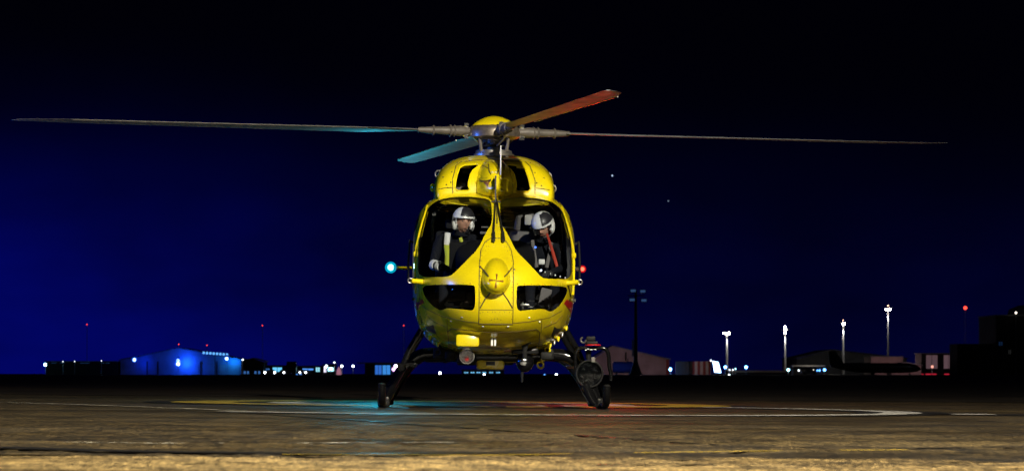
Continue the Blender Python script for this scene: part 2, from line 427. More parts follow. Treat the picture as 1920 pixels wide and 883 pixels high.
def strip(pts, w, lift, name, m, label):
    """painted line or joint along ground points (x, y)"""
    P = []
    for i in range(len(pts) - 1):
        a, b = Vector(pts[i]), Vector(pts[i + 1]); k = max(2, int((b - a).length / 0.7))
        P += [a.lerp(b, j / k) for j in range(k)]
    P.append(Vector(pts[-1])); mb = MB(); vs = []
    for i, p in enumerate(P):
        t = (P[min(i + 1, len(P) - 1)] - P[max(i - 1, 0)]).normalized(); nrm = Vector((-t.y, t.x))
        for k in range(3):
            q = p + nrm * w * (k / 2 - 0.5); vs.append((q.x, q.y, gz(q.x, q.y) + lift))
    mb.add(vs, [(i * 3 + k, i * 3 + k + 1, (i + 1) * 3 + k + 1, (i + 1) * 3 + k) for i in range(len(P) - 1) for k in range(2)])
    o = mb.build(name, m, None, smooth=False); tag(o, label, None, kind='structure'); return o
RX, RY = -0.32, 33.0
ring_sheet(RX, RY, 3.95, 4.95, 0.004, 'pad_ring_border', M['mblack'], 'black border band under the outer white pad circle', -122, 96)
ring_sheet(RX, RY, 4.22, 4.62, 0.008, 'pad_ring_line', M['mwhite'], 'outer worn white circle of the landing pad', -122, 82)
YX, YY = -0.75, 38.2
ring_sheet(YX, YY, 3.05, 3.75, 0.005, 'aiming_ring_border', M['mblack'], 'black border band under the yellow aiming circle')
ring_sheet(YX, YY, 2.65, 3.42, 0.0095, 'aiming_ring_line', M['myellow'], 'broad faded yellow aiming circle under the helicopter')
ring_sheet(YX, YY, 1.55, 2.35, 0.004, 'touchdown_ring_border', M['mblack'], 'black border band under the inner white circle')
ring_sheet(YX, YY, 1.85, 2.25, 0.0085, 'touchdown_ring_line', M['mwhite'], 'inner worn white circle under the helicopter')
def gp(px, py):
    d = F * CH / (py - HZ); return ((px - CX) * d / F, d)
strip([gp(470, 779), gp(900, 804), gp(1350, 832)], 0.07, 0.006, 'expansion_joint', M['tar'], 'long black tar joint running diagonally across the apron')
strip([gp(-60, 761), gp(160, 766), gp(330, 771), gp(452, 775)], 0.22, 0.011, 'taxi_line', M['mworn'], 'faint white taxi line running in from the far edge')
strip([gp(120, 835), gp(300, 836), gp(520, 834), gp(910, 829)], 0.10, 0.004, 'faded_line', M['mworn'], 'nearly worn away white line across the near concrete')
strip([gp(-20, 846), gp(220, 852), gp(560, 854), gp(1060, 850)], 0.30, 0.006, 'crack_joint', M['tar'], 'dark cracked joint along the near concrete')
strip([gp(530, 856), gp(900, 855), gp(1400, 843), gp(1700, 838)], 0.06, 0.007, 'yellow_edge_line', M['myellow'], 'thin faded yellow line beside the near joint')
strip([gp(1490, 834), gp(1700, 834), gp(2000, 830)], 0.10, 0.004, 'dark_joint', M['tar'], 'dark joint at the near edge of the pad concrete')
strip([gp(1120, 870), gp(1340, 867), gp(1420, 868)], 0.05, 0.004, 'short_crack', M['tar'], 'short dark crack in the nearest concrete')
strip([gp(1785, 770), gp(1862, 770)], 0.55, 0.008, 'reflective_marking', M['mwhite'], 'small white painted bar on the apron beyond the circle')
strip([gp(1740, 770), gp(1960, 770)], 1.3, 0.004, 'reflective_marking_border', M['mblack'], 'black painted patch round the small white bar')
strip([gp(-40, 728), gp(500, 733), gp(1000, 731), gp(1960, 737)], 0.8, 0.005, 'far_joint', M['tar'], 'dark joint across the apron behind the helicopter')

# ================================================================== HELICOPTER
HX, HY = (922 - CX) * 36 / F, 36.0
heli = thing('helicopter', 'yellow rescue helicopter with two helmeted crew standing on black skids', 'helicopter', (HX, HY, gz(HX, HY)))
heli.rotation_euler = (0, 0.008, 0.018)
HM = Matrix.Translation((HX, HY, gz(HX, HY))) @ Matrix.Rotation(0.018, 4, 'Z') @ Matrix.Rotation(0.008, 4, 'Y')
def LX(px, yl): return (px - 928 + 2.6 * (yl + 2.2)) * (36 + yl) / F
def LZ(py, yl): return CH + (HZ - py) * (36 + yl) / F
def L(px, py, yl): return Vector((LX(px, yl), yl, LZ(py, yl)))

# ---- fuselage: lofted superellipse stations   y, half width, top, bottom, widest height, exponent
ST = [(-3.02, .10, 1.40, 1.12, 1.26, 2.0), (-2.97, .27, 1.50, 0.98, 1.27, 2.1), (-2.86, .44, 1.60, 0.87, 1.29, 2.2), (-2.62, .62, 1.76, .765, 1.34, 2.35),
      (-2.30, .755, 1.945, .68, 1.42, 2.6), (-1.90, .845, 2.15, .62, 1.51, 2.9), (-1.50, .890, 2.32, .595, 1.58, 3.2), (-1.0, .912, 2.435, .585, 1.62, 3.4),
      (-.4, .918, 2.46, .585, 1.63, 3.5), (1.2, .915, 2.46, .60, 1.63, 3.4), (2.0, .83, 2.44, .74, 1.70, 3.2), (2.7, .62, 2.40, 1.10, 1.85, 2.8),
      (3.3, .36, 2.34, 1.62, 2.02, 2.3), (3.7, .25, 2.30, 1.84, 2.07, 2.0)]
def station(y, ins=0.0, n=72):
    xs = [s[0] for s in ST]
    w, zt, zb, zw, ex = (pchip(xs, [s[k] for s in ST], y) for k in (1, 2, 3, 4, 5))
    w -= ins; zt -= ins; zb += ins; out = []
    for j in range(n):
        a = 2 * math.pi * (j + 0.5) / n; c, s_ = math.cos(a), math.sin(a)
        x = w * math.copysign(abs(c) ** (2 / ex), c); q = abs(s_) ** (2 / ex)
        out.append(Vector((x, y, zw + (zt - zw) * q if s_ > 0 else zw - (zw - zb) * q)))
    return out
ys = [-3.02, -3.0, -2.97, -2.92, -2.86, -2.78, -2.70, -2.62, -2.52, -2.42, -2.3, -2.18, -2.05, -1.9, -1.75, -1.6, -1.45, -1.3, -1.15, -1.0, -.8, -.6, -.4, -.1, .3, .8, 1.2, 1.5, 1.8, 2.1, 2.4, 2.7, 3.0, 3.3, 3.5, 3.7]
fb = MB()
outer = [station(y) for y in ys]
tip = [Vector((v.x * 0.35, -3.045, 1.26 + (v.z - 1.26) * 0.35)) for v in outer[0]]
fb.loft([tip] + outer, 0)
solid = fb.mesh('fuselage_solid', [M['paint']])
iys = [y for y in ys if -2.9 < y < 3.2]
inner = [[v + Vector((0, 0.0, 0)) for v in station(y, 0.035)] for y in iys]
ib = MB(); ib.loft(inner, 1, flip=True)
bm = bmesh.new(); bm.from_mesh(solid)
BV = BVHTree.FromBMesh(bm)
hollow = MB(); hollow.v = [tuple(v.co) for v in solid.vertices]; hollow.f = [tuple(p.vertices) for p in solid.polygons]; hollow.m = [0] * len(hollow.f)
bm.free()
hollow.add(ib.v, ib.f, 1)
hm = bpy.data.meshes.new('fuselage'); hm.from_pydata(hollow.v, [], hollow.f); hm.polygons.foreach_set('material_index', hollow.m)
for m_ in (M['paint'], M['inside'], M['seal']): hm.materials.append(m_)
# orientation: outer shell outward, inner shell inward
bm = bmesh.new(); bm.from_mesh(hm)
of = [f for f in bm.faces if f.material_index == 0]; nf = [f for f in bm.faces if f.material_index == 1]
bmesh.ops.recalc_face_normals(bm, faces=of); bmesh.ops.recalc_face_normals(bm, faces=nf); bmesh.ops.reverse_faces(bm, faces=nf)
bm.to_mesh(hm); bm.free()
fus = link('fuselage', hm, heli)

def poly_px(pts, yl, it=2): return [Vector(((px - 928) * (36 + yl) / F, LZ(py, yl))) for px, py in pts]
WSL = [(921, 373), (907, 367), (882, 364), (850, 364), (820, 369), (803, 381), (793, 400), (786, 430), (783, 480), (784, 522), (838, 524), (849, 520), (871, 497), (895, 472), (911, 437), (922, 420)]
WSR = [(937, 373), (950, 367), (975, 364), (1008, 365), (1036, 370), (1053, 382), (1063, 402), (1070, 430), (1073, 480), (1072, 523), (1017, 526), (1008, 520), (987, 497), (964, 474), (950, 440), (937, 420)]
CHL = [(790, 541), (797, 535), (886, 537), (890, 541), (890, 585), (866, 582), (838, 579), (826, 584), (811, 575), (797, 559)]
CHR = [(1066, 541), (1060, 535), (971, 537), (966, 541), (966, 585), (990, 582), (1017, 579), (1031, 585), (1046, 575), (1058, 559)]
wins = [(poly_px(WSL, -2.0), 'windshield'), (poly_px(WSR, -2.0), 'windshield'), (poly_px(CHL, -2.4), 'chin_window'), (poly_px(CHR, -2.4), 'chin_window')]
wins = [(chaikin(p, 2), n) for p, n in wins]
SW1 = chaikin([(-1.62, 1.40), (-1.50, 1.30), (-.78, 1.30), (-.74, 2.12), (-1.12, 2.16), (-1.34, 2.06)], 2)
SW2 = chaikin([(-.55, 1.36), (.75, 1.36), (.75, 2.12), (-.55, 2.14)], 2)
def prism(p2, axis, a, b):
    mb = MB(); n = len(p2)
    def mk(q, t): return (q[0], t, q[1]) if axis == 'y' else (t, q[0], q[1])
    mb.add([mk(q, a) for q in p2] + [mk(q, b) for q in p2],
           [(i, (i + 1) % n, n + (i + 1) % n, n + i) for i in range(n)] + [tuple(range(n)), tuple(range(n, 2 * n))[::-1]])
    me = mb.mesh('cutter', [M['seal']], smooth=False); return link('cutter', me)
def cut(o, cutters):
    for c in cutters:
        c.parent = o.parent
        md = o.modifiers.new('cut', 'BOOLEAN'); md.operation = 'DIFFERENCE'; md.solver = 'EXACT'; md.object = c
        md.material_mode = 'TRANSFER'
    me = evaluated(o)
    for md in list(o.modifiers): o.modifiers.remove(md)
    o.data = me
    for c in cutters: bpy.data.objects.remove(c)
    me.polygons.foreach_set('use_smooth', [True] * len(me.polygons)); me.set_sharp_from_angle(angle=R(32))
cut(fus, [prism(p, 'y', -4.0, -1.12) for p, n in wins] + [prism(p, 'x', -1.5, 1.5) for p in (SW1, SW2)])

def inside(p, poly):
    c = False; n = len(poly)
    for i in range(n):
        a, b = poly[i], poly[(i + 1) % n]
        if (a[1] > p[1]) != (b[1] > p[1]) and p[0] < (b[0] - a[0]) * (p[1] - a[1]) / (b[1] - a[1]) + a[0]: c = not c
    return c
def skin_panel(p2, axis, sign, off, name, m, parent, bv=BV, step=0.06, scale=1.0, far=5.0):
    """a panel that follows the fuselage surface inside the outline p2"""
    c = sum((Vector(q) for q in p2), Vector((0, 0))) / len(p2)
    p2 = [c + (Vector(q) - c) * scale for q in p2]
    xs = [q[0] for q in p2]; zs = [q[1] for q in p2]; pts = list(p2); x = min(xs) + step / 2
    while x < max(xs):
        z = min(zs) + step / 2
        while z < max(zs):
            q = Vector((x, z))
            if inside(q, p2) and min((q - w).length for w in p2) > step * 0.5: pts.append(q)
            z += step
        x += step
    n = len(p2)
    V, E, Fc, *_ = delaunay_2d_cdt(pts, [(i, (i + 1) % n) for i in range(n)], [], 1, 1e-5)
    out = []; 
    for v in V:
        if axis == 'y': o, d = Vector((v[0], sign * far, v[1])), Vector((0, -sign, 0))
        else: o, d = Vector((sign * far, v[0], v[1])), Vector((-sign, 0, 0))
        h = bv.ray_cast(o, d)
        if h[0] is None: h = bv.find_nearest(Vector((v[0], -2.0, v[1])) if axis == 'y' else Vector((sign * .9, v[0], v[1])))
        nn = h[1]
        if nn.dot(d) > 0: nn = -nn
        out.append(h[0] + nn * off)
    mb = MB(); mb.add(out, [f for f in Fc])
    return mb.build(name, m, parent, smooth=True, angle=60)
for p, n in wins:
    o = skin_panel(p, 'y', -1, -0.012, n, M['glass'], heli, scale=1.012)
for p in (SW1, SW2):
    for sg in (-1, 1):
        skin_panel(p, 'x', sg, -0.012, 'side_window', M['glass'], heli, scale=1.01)

# ---- panel seams, laid on the skin
def on_front(px, py, yl=-2.6, off=0.0, bv=BV):
    x, z = (px - 928) * (36 + yl) / F, LZ(py, yl)
    h = bv.ray_cast(Vector((x, -6, z)), Vector((0, 1, 0)))
    if h[0] is None: h = bv.find_nearest(Vector((x, yl, z)))
    return h[0] + h[1] * off
def dense(pts, step=4.0):
    out = []
    for i in range(len(pts) - 1):
        a, b = Vector(pts[i]), Vector(pts[i + 1]); k = max(1, int((b - a).length / step))
        out += [a.lerp(b, j / k) for j in range(k)]
    return out + [Vector(pts[-1])]
def seam(pts, r=0.004, yl=-2.6, m='seam', name='panel_seam', parent=None):
    MB().tube([on_front(p[0], p[1], yl, r * 0.2) for p in dense(pts)], r, 6).build(name, M[m], parent or heli)
hatch = [(897, 608), (897, 500), (900, 470), (908, 453), (920, 446), (936, 446), (948, 453), (956, 468), (960, 490), (960, 608)]
seam(hatch + [hatch[0]], 0.0045, name='nose_hatch_seam')
seam([(897, 582), (960, 582)], 0.0035, name='nose_hatch_seam')
seam([(788, 572), (806, 583), (830, 594), (870, 603), (897, 606)], 0.003); seam([(960, 606), (990, 603), (1030, 594), (1055, 580)], 0.003)
seam([(838, 598), (838, 622)], 0.003); seam([(1015, 598), (1015, 622)], 0.003)
belly = [(842, 655), (840, 622), (848, 617), (890, 622), (928, 624), (968, 622), (1005, 617), (1012, 622), (1012, 655)]
seam(belly, 0.004, -2.3, name='belly_hatch_seam')
rv = MB()
for a in dense(hatch, 9.5) + [Vector((x, 586)) for x in range(902, 958, 9)] + [Vector((x, 533)) for x in list(range(800, 890, 13)) + list(range(970, 1066, 13))] + [Vector(q) for q in ((908, 462), (912, 462), (946, 462), (950, 462), (906, 470), (952, 470), (918, 600), (924, 598), (934, 598), (940, 600))]:
    dx = 2.2 if a.x < 928 else -2.2
    p = on_front(a.x + dx, a.y, -2.7, 0.0); rv.ball(p, 0.0048, 8)
tag(rv.build('rivets', M['seam'], heli), kind='stuff')

# ---- nose sensor dome, its straps and emblem
ND = on_front(928, 524, -2.9)
dome = MB(); rings = []
yb = ND.y + 0.02; zc = LZ(524, -3.0)
for i in range(15):
    t = i / 14 * math.pi / 2 * 0.999
    prot = math.sin(t) * 0.28; rr = math.cos(t)
    ring = []
    for j in range(36):
        a = 2 * math.pi * j / 36; c, s_ = math.cos(a), math.sin(a)
        zr = 0.235 if s_ > 0 else 0.155
        ring.append(Vector((0.155 * rr * c, yb + 0.04 - prot - (0.0 if s_ < 0 else -0.10 * rr * s_), zc + zr * rr * s_ - 0.05 * math.sin(t))))
    rings.append(ring)
dome.loft(rings, 0)
nd = dome.build('nose_dome', M['paint'], heli)
bmt = bmesh.new(); bmt.from_mesh(nd.data); BVD = BVHTree.FromBMesh(bmt); bmt.free()
for q in ([(898, 500), (906, 509), (914, 520)], [(958, 502), (951, 511), (943, 520)], [(917, 550), (908, 561), (899, 577)], [(941, 550), (950, 562), (959, 577)]):
    pts = []
    for p in dense(q, 3):
        x, z = (p.x - 928) * 33.1 / F, LZ(p.y, -2.9)
        hs = [b.ray_cast(Vector((x, -6, z)), Vector((0, 1, 0))) for b in (BV, BVD)]
        hs = [h for h in hs if h[0] is not None]; h = min(hs, key=lambda k: k[0].y); pts.append(h[0] + h[1] * 0.003)
    MB().tube(pts, 0.007, 8).build('dome_strap', M['seam'], heli)
em = MB(); EC = (928, 527)
for k, (dx, dy) in enumerate(((0, -1), (1, 0), (0, 1), (-1, 0))):
    pr = []
    for r_, w_ in ((0.8, 1.2), (6, 1.8), (12.5, 3.0), (13.2, 0.8)):
        for sgn in (-1, 1):
            off = w_ * sgn if sgn > 0 else -w_ * 0.35
            px, py = EC[0] + dx * r_ - dy * off, EC[1] + dy * r_ + dx * off
            x, z = (px - 928) * 32.9 / F, LZ(py, -3.1)
            h = BVD.ray_cast(Vector((x, -6, z)), Vector((0, 1, 0)))
            pr.append(h[0] + h[1] * 0.004 if h[0] else Vector((x, ND.y - 0.2, z)))
    em.add(pr, [(0, 1, 3, 2), (2, 3, 5, 4), (4, 5, 7, 6)])
em.build('nose_emblem', M['gold'], heli, smooth=False)
MB().ball(on_front(962, 506, -2.8), 0.011, 10).build('nose_fastener', M['chrome'], heli)

# ---- red side bands and dark belly vents following the skin
for sg, pts in ((-1, [(780, 567), (793, 562), (797, 569), (783, 582)]), (1, [(1078, 565), (1061, 561), (1055, 569), (1074, 588)])):
    skin_panel(poly_px(pts, -1.9), 'y', -1, 0.004, 'red_band', M['red'], heli, step=0.03)
for pts in ([(799, 613), (815, 611), (821, 628), (807, 622)], [(1057, 613), (1037, 613), (1033, 630), (1046, 623)]):
    skin_panel(poly_px(pts, -1.6), 'y', -1, 0.004, 'belly_vent', M['seal'], heli, step=0.03)

# ---- centre post: wipers and cable cutter
for a, b_ in (((929, 376), (924, 440)), ((931, 376), (941, 440))):
    p0, p1 = on_front(*a, -1.9, 0.03), on_front(*b_, -2.3, 0.03)
    w = MB(); w.tube([p0, p0.lerp(p1, 0.5) + Vector((0, -0.02, 0)), p1], [0.007, 0.008, 0.011], 8)
    wo_ = w.build('wiper', M['blackrough'], heli)
    p2 = on_front(b_[0] + (0 if b_[0] < 928 else 1), 459, -2.3, 0.035)
    MB().tube([p1, p2], [0.016, 0.018], 8).build('wiper_pad', M['seal'], wo_)
ct = MB()
c0, c1 = L(928, 338, -1.55), L(928, 372, -1.75)
ct.box((c0 + c1) / 2 + Vector((-0.005, -0.03, 0)), (0.016, 0.10, (c0 - c1).length))
ct.build('cable_cutter', M['seal'], heli)
MB().tube([on_front(931, 374, -1.7, 0.02), on_front(931, 420, -2.2, 0.012)], 0.006, 6).build('cutter_rail', M['seal'], heli)
MB().box(on_front(930, 380, -1.8, 0.02), (0.10, 0.02, 0.012)).build('post_clamp', M['seal'], heli)

# ---- pitot arms at both ends of the cross bar
for sg in (-1, 1):
    y0 = -2.15
    a = Vector((sg * 0.74, y0 - 0.03, LZ(530, y0))); b_ = Vector((sg * 0.905, y0 - 0.10, LZ(528, y0)))
    pa = MB(); pa.tube([a, b_], [0.030, 0.026], 12); po = pa.build('hinge_arm', M['paint'], heli)
    MB().torus(b_ + Vector((sg * 0.012, 0, 0)), (0, 1, 0.2), 0.026, 0.008, 16).build('hinge_ring', M['steel'], po)
# door frames, hinges and handles along the flanks
for sg in (-1, 1):
    def side(y, z, off=0.0):
        h = BV.ray_cast(Vector((sg * 3, y, z)), Vector((-sg, 0, 0))); return h[0] + h[1] * off
    MB().tube([side(-1.72, z, 0.004) for z in (1.25, 1.45, 1.6, 1.75, 1.9)] + [side(-1.62, 2.02, .004), side(-1.45, 2.14, .004), side(-1.2, 2.24, .004)], 0.012, 8).build('door_frame', M['paint'], heli)
    MB().tube([side(-1.0, 2.30, .004), side(-.66, 2.28, .004), side(-.64, 1.6, .004), side(-.64, 1.0, .004), side(-1.2, .85, .004), side(-1.7, .95, .004), side(-2.0, 1.2, .004)], 0.006, 6).build('door_seam', M['seam'], heli)
    MB().tube([side(-.5, 2.30, .004), side(.85, 2.28, .004), side(.88, 1.5, .004), side(.8, .9, .004), side(-.55, .9, .004)], 0.006, 6).build('door_seam', M['seam'], heli)
    MB().ball(side(-1.72, 1.68, 0.012), (0.02, 0.03, 0.035), 12).build('door_hinge', M['paint'], heli)
    h1 = MB(); h1.tube([side(-1.15, 1.83, 0.0), side(-1.15, 1.86, 0.04), side(-1.15, 1.62, 0.05), side(-1.15, 1.42, 0.05), side(-1.15, 1.38, 0.0)], 0.014, 8)
    h1.build('grab_handle', M['blackrough'], heli)
    MB().box(side(-1.3, 1.2, 0.012), (0.02, 0.12, 0.03)).build('door_handle', M['seal'], heli)
    rv = MB()
    for z in (0.8, .88, .95, 1.02, 1.1, 1.2, 1.3): rv.ball(side(-1.75, z, 0.0), 0.008, 6)
    tag(rv.build('flank_rivets', M['steel'], heli), kind='stuff')

# ---- engine cowling with two air intakes
CT = [(-1.26, .60, 2.40), (-1.24, .635, 2.50), (-1.16, .66, 2.655), (-.98, .675, 2.77), (-.6, .685, 2.855), (0.0, .69, 2.885), (1.0, .66, 2.88), (1.8, .55, 2.78), (2.5, .34, 2.58), (2.9, .2, 2.42)]
def cowl_ring(y, ins=0.0, n=56):
    xs = [c[0] for c in CT]; w = pchip(xs, [c[1] for c in CT], y) - ins; zt = pchip(xs, [c[2] for c in CT], y) - ins
    out = []
    for j in range(n):
        a = 2 * math.pi * (j + .5) / n; c, s_ = math.cos(a), math.sin(a); ex = 2.9
        out.append(Vector((w * math.copysign(abs(c) ** (2 / ex), c), y, 2.36 + (zt - 2.36) * abs(s_) ** (2 / ex) if s_ > 0 else 2.36 - (0.12 - ins) * abs(s_) ** (2 / ex))))
    return out
cys = [-1.26, -1.25, -1.24, -1.22, -1.19, -1.15, -1.10, -1.05, -.95, -.85, -.7, -.55, -.3, 0, .5, 1, 1.4, 1.8, 2.15, 2.5, 2.9]
cb = MB(); cb.loft([cowl_ring(y) for y in cys], 0); csol = cb.mesh('cowl_solid', [M['paint']])
bmc = bmesh.new(); bmc.from_mesh(csol); BVC = BVHTree.FromBMesh(bmc); bmc.free()
ci = MB(); ci.loft([cowl_ring(y, 0.03) for y in cys[5:-2]], 1)
cme = bpy.data.meshes.new('engine_cowling'); nv = len(csol.vertices)
cme.from_pydata([tuple(v.co) for v in csol.vertices] + ci.v, [], [tuple(p.vertices) for p in csol.polygons] + [tuple(i + nv for i in f) for f in ci.f])
cme.polygons.foreach_set('material_index', [0] * len(csol.polygons) + [1] * len(ci.f))
for m_ in (M['paint'], M['inside'], M['seal']): cme.materials.append(m_)
bm = bmesh.new(); bm.from_mesh(cme)
of = [f for f in bm.faces if f.material_index == 0]; nf = [f for f in bm.faces if f.material_index == 1]
bmesh.ops.recalc_face_normals(bm, faces=of); bmesh.ops.recalc_face_normals(bm, faces=nf); bmesh.ops.reverse_faces(bm, faces=nf); bm.to_mesh(cme); bm.free()
cowl = link('engine_cowling', cme, heli)
INL = chaikin(poly_px([(864, 312), (902, 309), (884, 325), (878, 350), (882, 361), (853, 361), (856, 335)], -1.0), 1)
INR = chaikin(poly_px([(983, 312), (945, 309), (963, 325), (969, 350), (966, 361), (996, 362), (991, 335)], -1.0), 1)
cut(cowl, [prism(p, 'y', -2.5, -.35) for p in (INL, INR)])
for sg, cxp in ((-1, 866), (1, 980)):
    d1 = MB(); d1.torus(L(cxp + sg * -2, 338, -.62), (sg * .5, -1, .2), .10, .022, 24, 8, a0=0.4, a1=4.2); d1.build('intake_duct', M['steel'], heli)
    d2 = MB(); d2.lathe([(.105, 0), (.10, .05), (.055, .12), (.02, .16)], L(cxp, 340, -.50), (0, -1, 0), 20); d2.build('intake_core', M['blackrough'], heli)
    d3 = MB(); d3.rbox(L(cxp + sg * 3, 356, -.72), (.13, .10, .05), .012); d3.build('intake_bracket', M['cuff'], heli)
    lip = INL if sg < 0 else INR
    pts = []
    for q in lip + [lip[0]]:
        h = BVC.ray_cast(Vector((q[0], -6, q[1])), Vector((0, 1, 0)))
        if h[0] is not None: pts.append(h[0] + h[1] * 0.002)
    MB().tube(pts, 0.010, 6).build('intake_lip', M['paint'], heli)
    fl = MB(); fl.rbox(L(cxp + sg * 3 - sg * 6, 314, -.80), (.15, .05, .028), .01); fl.build('intake_flap', M['paint'], heli)
# central fairing in front of the mast
hb = MB(); rings = []
for i in range(18):
    t = i / 17; y = -1.62 + t * 1.1
    k = math.sqrt(max(0.0, 1 - (1 - t) ** 2.4)); ring = []
    for j in range(32):
        a = 2 * math.pi * j / 32; c, s_ = math.cos(a), math.sin(a); ex = 2.3
        ring.append(Vector((0.262 * max(k, 0.05) * math.copysign(abs(c) ** (2 / ex), c), y, 2.42 + (0.395 * max(k, .05) if s_ > 0 else 0.16 * max(k, .05)) * math.copysign(abs(s_) ** (2 / ex), s_))))
    rings.append(ring)
hb.loft(rings); hump = hb.build('mast_fairing', M['paint'], heli)
bmh = bmesh.new(); bmh.from_mesh(hump.data); BVH_ = BVHTree.FromBMesh(bmh); bmh.free()
def hump_at(px, py, off=0.0):
    x, z = (px - 928) * 34.6 / F, LZ(py, -1.4); h = BVH_.ray_cast(Vector((x, -6, z)), Vector((0, 1, 0)))
    return h[0] + h[1] * off if h[0] is not None else Vector((x, -1.0, z))
MB().tube([hump_at(x, y, .001) for x, y in ((893, 341), (900, 335), (912, 334), (926, 334), (945, 335), (955, 338), (962, 342))], .010, 6).build('fairing_ridge', M['paint'], hump)
skin_panel(poly_px([(900, 339), (921, 339), (914, 353), (909, 346)], -1.4), 'y', -1, .003, 'fairing_notch', M['gold'], hump, BVH_, .02)
skin_panel(poly_px([(899, 338), (921, 338), (919, 342.5), (902, 342.5)], -1.4), 'y', -1, .006, 'fairing_slot', M['seal'], hump, BVH_, .02)
M['cuff2'] = mat('pale_yellow_cap', (.62, .56, .20), .4)
for px in (922.5, 929):
    MB().ball(hump_at(px, 325, .002), .015, 12).build('fairing_lamp', M['cuff2'], hump)
for pts in ([(916, 308), (917, 322), (920, 329)], [(934, 308), (933, 322), (931, 329)], [(905, 309), (915, 316), (932, 324)]):
    MB().tube([hump_at(*p, .003) for p in pts], .006, 6).build('fairing_cable', M['seal'], hump)
a0 = hump_at(938, 338); MB().tube([a0, Vector((a0.x, a0.y, LZ(273, a0.y)))], [.009, .006], 8).build('whip_antenna', M['white'], heli)
MB().lathe([(.022, 0), (.018, .03), (.008, .05)], a0, (0, 0, 1), 12).build('antenna_base', M['paint'], heli)
for px, py, sg in ((820, 328, -1), (1024, 330, 1), (1033, 353, 1)):
    p = L(px, py, -.5); p.x = sg * (abs(p.x))
    MB().torus(p, (0, 1, 0), .042, .009, 20).build('lifting_ring', M['steel'], heli)
MB().ball(L(809, 353, -.4), (.035, .06, .05), 14).build('side_lamp_housing', M['paint'], heli)
for sg in (-1, 1):
    pts = []
    for (px, py) in ((817, 360), (822, 335), (832, 316), (846, 303)):
        x = (px - 928) * -sg * 35.2 / F; z = LZ(py, -.8)
        h = BVC.find_nearest(Vector((x, -.8, z))); pts.append(h[0] + h[1] * .002)
    MB().tube(pts, .005, 6).build('cowling_seam', M['seam'], cowl)

def cowl_at(px, py, off=.002):
    x, z = (px - 928) * 35.0 / F, LZ(py, -1.0); h = BVC.ray_cast(Vector((x, -6, z)), Vector((0, 1, 0)))
    return h[0] + h[1] * off if h[0] is not None else None
for pts in ([(850, 366), (849, 340), (856, 312), (866, 303)], [(1003, 366), (1003, 340), (994, 312), (985, 303)], [(872, 304), (900, 300), (928, 299), (956, 300), (980, 304)], [(824, 358), (836, 356), (848, 355)], [(1005, 355), (1018, 356), (1030, 358)]):
    q = [cowl_at(p.x, p.y) for p in dense(pts, 3)]; q = [p for p in q if p is not None]
    if len(q) > 2: MB().tube(q, .0045, 6).build('cowling_seam', M['seam'], cowl)
lt_ = MB()
for px, py in ((846, 345), (848, 325), (1006, 345), (1003, 325), (858, 305), (995, 305), (838, 350), (1015, 350), (832, 335), (1020, 335), (880, 302), (904, 300), (950, 300), (973, 302)):
    p = cowl_at(px, py, 0)
    if p is not None: lt_.ball(p, .009, 8)
tag(lt_.build('cowling_latches', M['seam'], cowl), kind='stuff')
for pts in ([(790, 527), (838, 529), (860, 528), (880, 510), (897, 492)], [(1068, 528), (1017, 530), (996, 528), (978, 512), (961, 494)]):
    pass
for pts in ([(800, 590), (812, 603), (836, 614)], [(1055, 590), (1043, 603), (1018, 614)], [(838, 640), (880, 650), (928, 653), (976, 650), (1015, 640)]):
    seam(pts, .003, -2.2)
for px, py in ((846, 603), (905, 613), (951, 613), (1010, 603), (866, 596), (990, 596)):
    MB().rbox(on_front(px, py, -2.5, .0), (.028, .012, .012), .003).build('latch', M['steel'], heli)

# ---- tail boom, stabiliser, fin with shrouded tail rotor
tb = MB(); tb.loft([[Vector((w * math.cos(a), y, z + w * math.sin(a))) for a in (2 * math.pi * j / 20 for j in range(20))] for y, w, z in ((3.5, .25, 2.07), (4.4, .21, 2.06), (5.5, .175, 2.04), (6.6, .14, 2.02))])
tb.build('tail_boom', M['paint'], heli)
fn = MB()
for k in range(2):
    pass
rings = []
for z, y0, y1, t in ((1.35, 6.6, 7.3, .05), (1.6, 6.35, 7.55, .09), (2.1, 6.3, 7.65, .10), (2.5, 6.6, 7.55, .08), (2.95, 7.0, 7.65, .05), (3.1, 7.2, 7.68, .03)):
    rings.append([Vector((t * math.sin(a), (y0 + y1) / 2 - (y1 - y0) / 2 * math.cos(a), z)) for a in (2 * math.pi * j / 20 for j in range(20))])
fn.loft(rings); fn.build('tail_fin', M['paint'], heli)
MB().torus((0, 7.0, 2.02), (1, 0, 0), .50, .07, 32, 10).build('tail_rotor_shroud', M['paint'], heli)
SZ, SY = 1.79, 6.0
sb = MB(); rings = []
for x in (-1.22, -.6, 0, .6, 1.22):
    rings.append([Vector((x, SY - .17 * math.cos(a) + .02, SZ + .022 * math.sin(a))) for a in (2 * math.pi * j / 16 for j in range(16))])
sb.loft(rings); stab = sb.build('stabiliser', M['paint'], heli)
MB().box((0, SY, 1.86), (.12, .3, .16)).build('stabiliser_mount', M['paint'], stab)
NAVC, NAVR = (0.04, 0.72, 1.0), (1.0, 0.03, 0.015)
M['navcyan'] = lampmat('nav_cyan_lamp', (0.30, 0.95, 1.0), 6); M['navred'] = lampmat('nav_red_lamp', (1.0, 0.12, 0.06), 6)
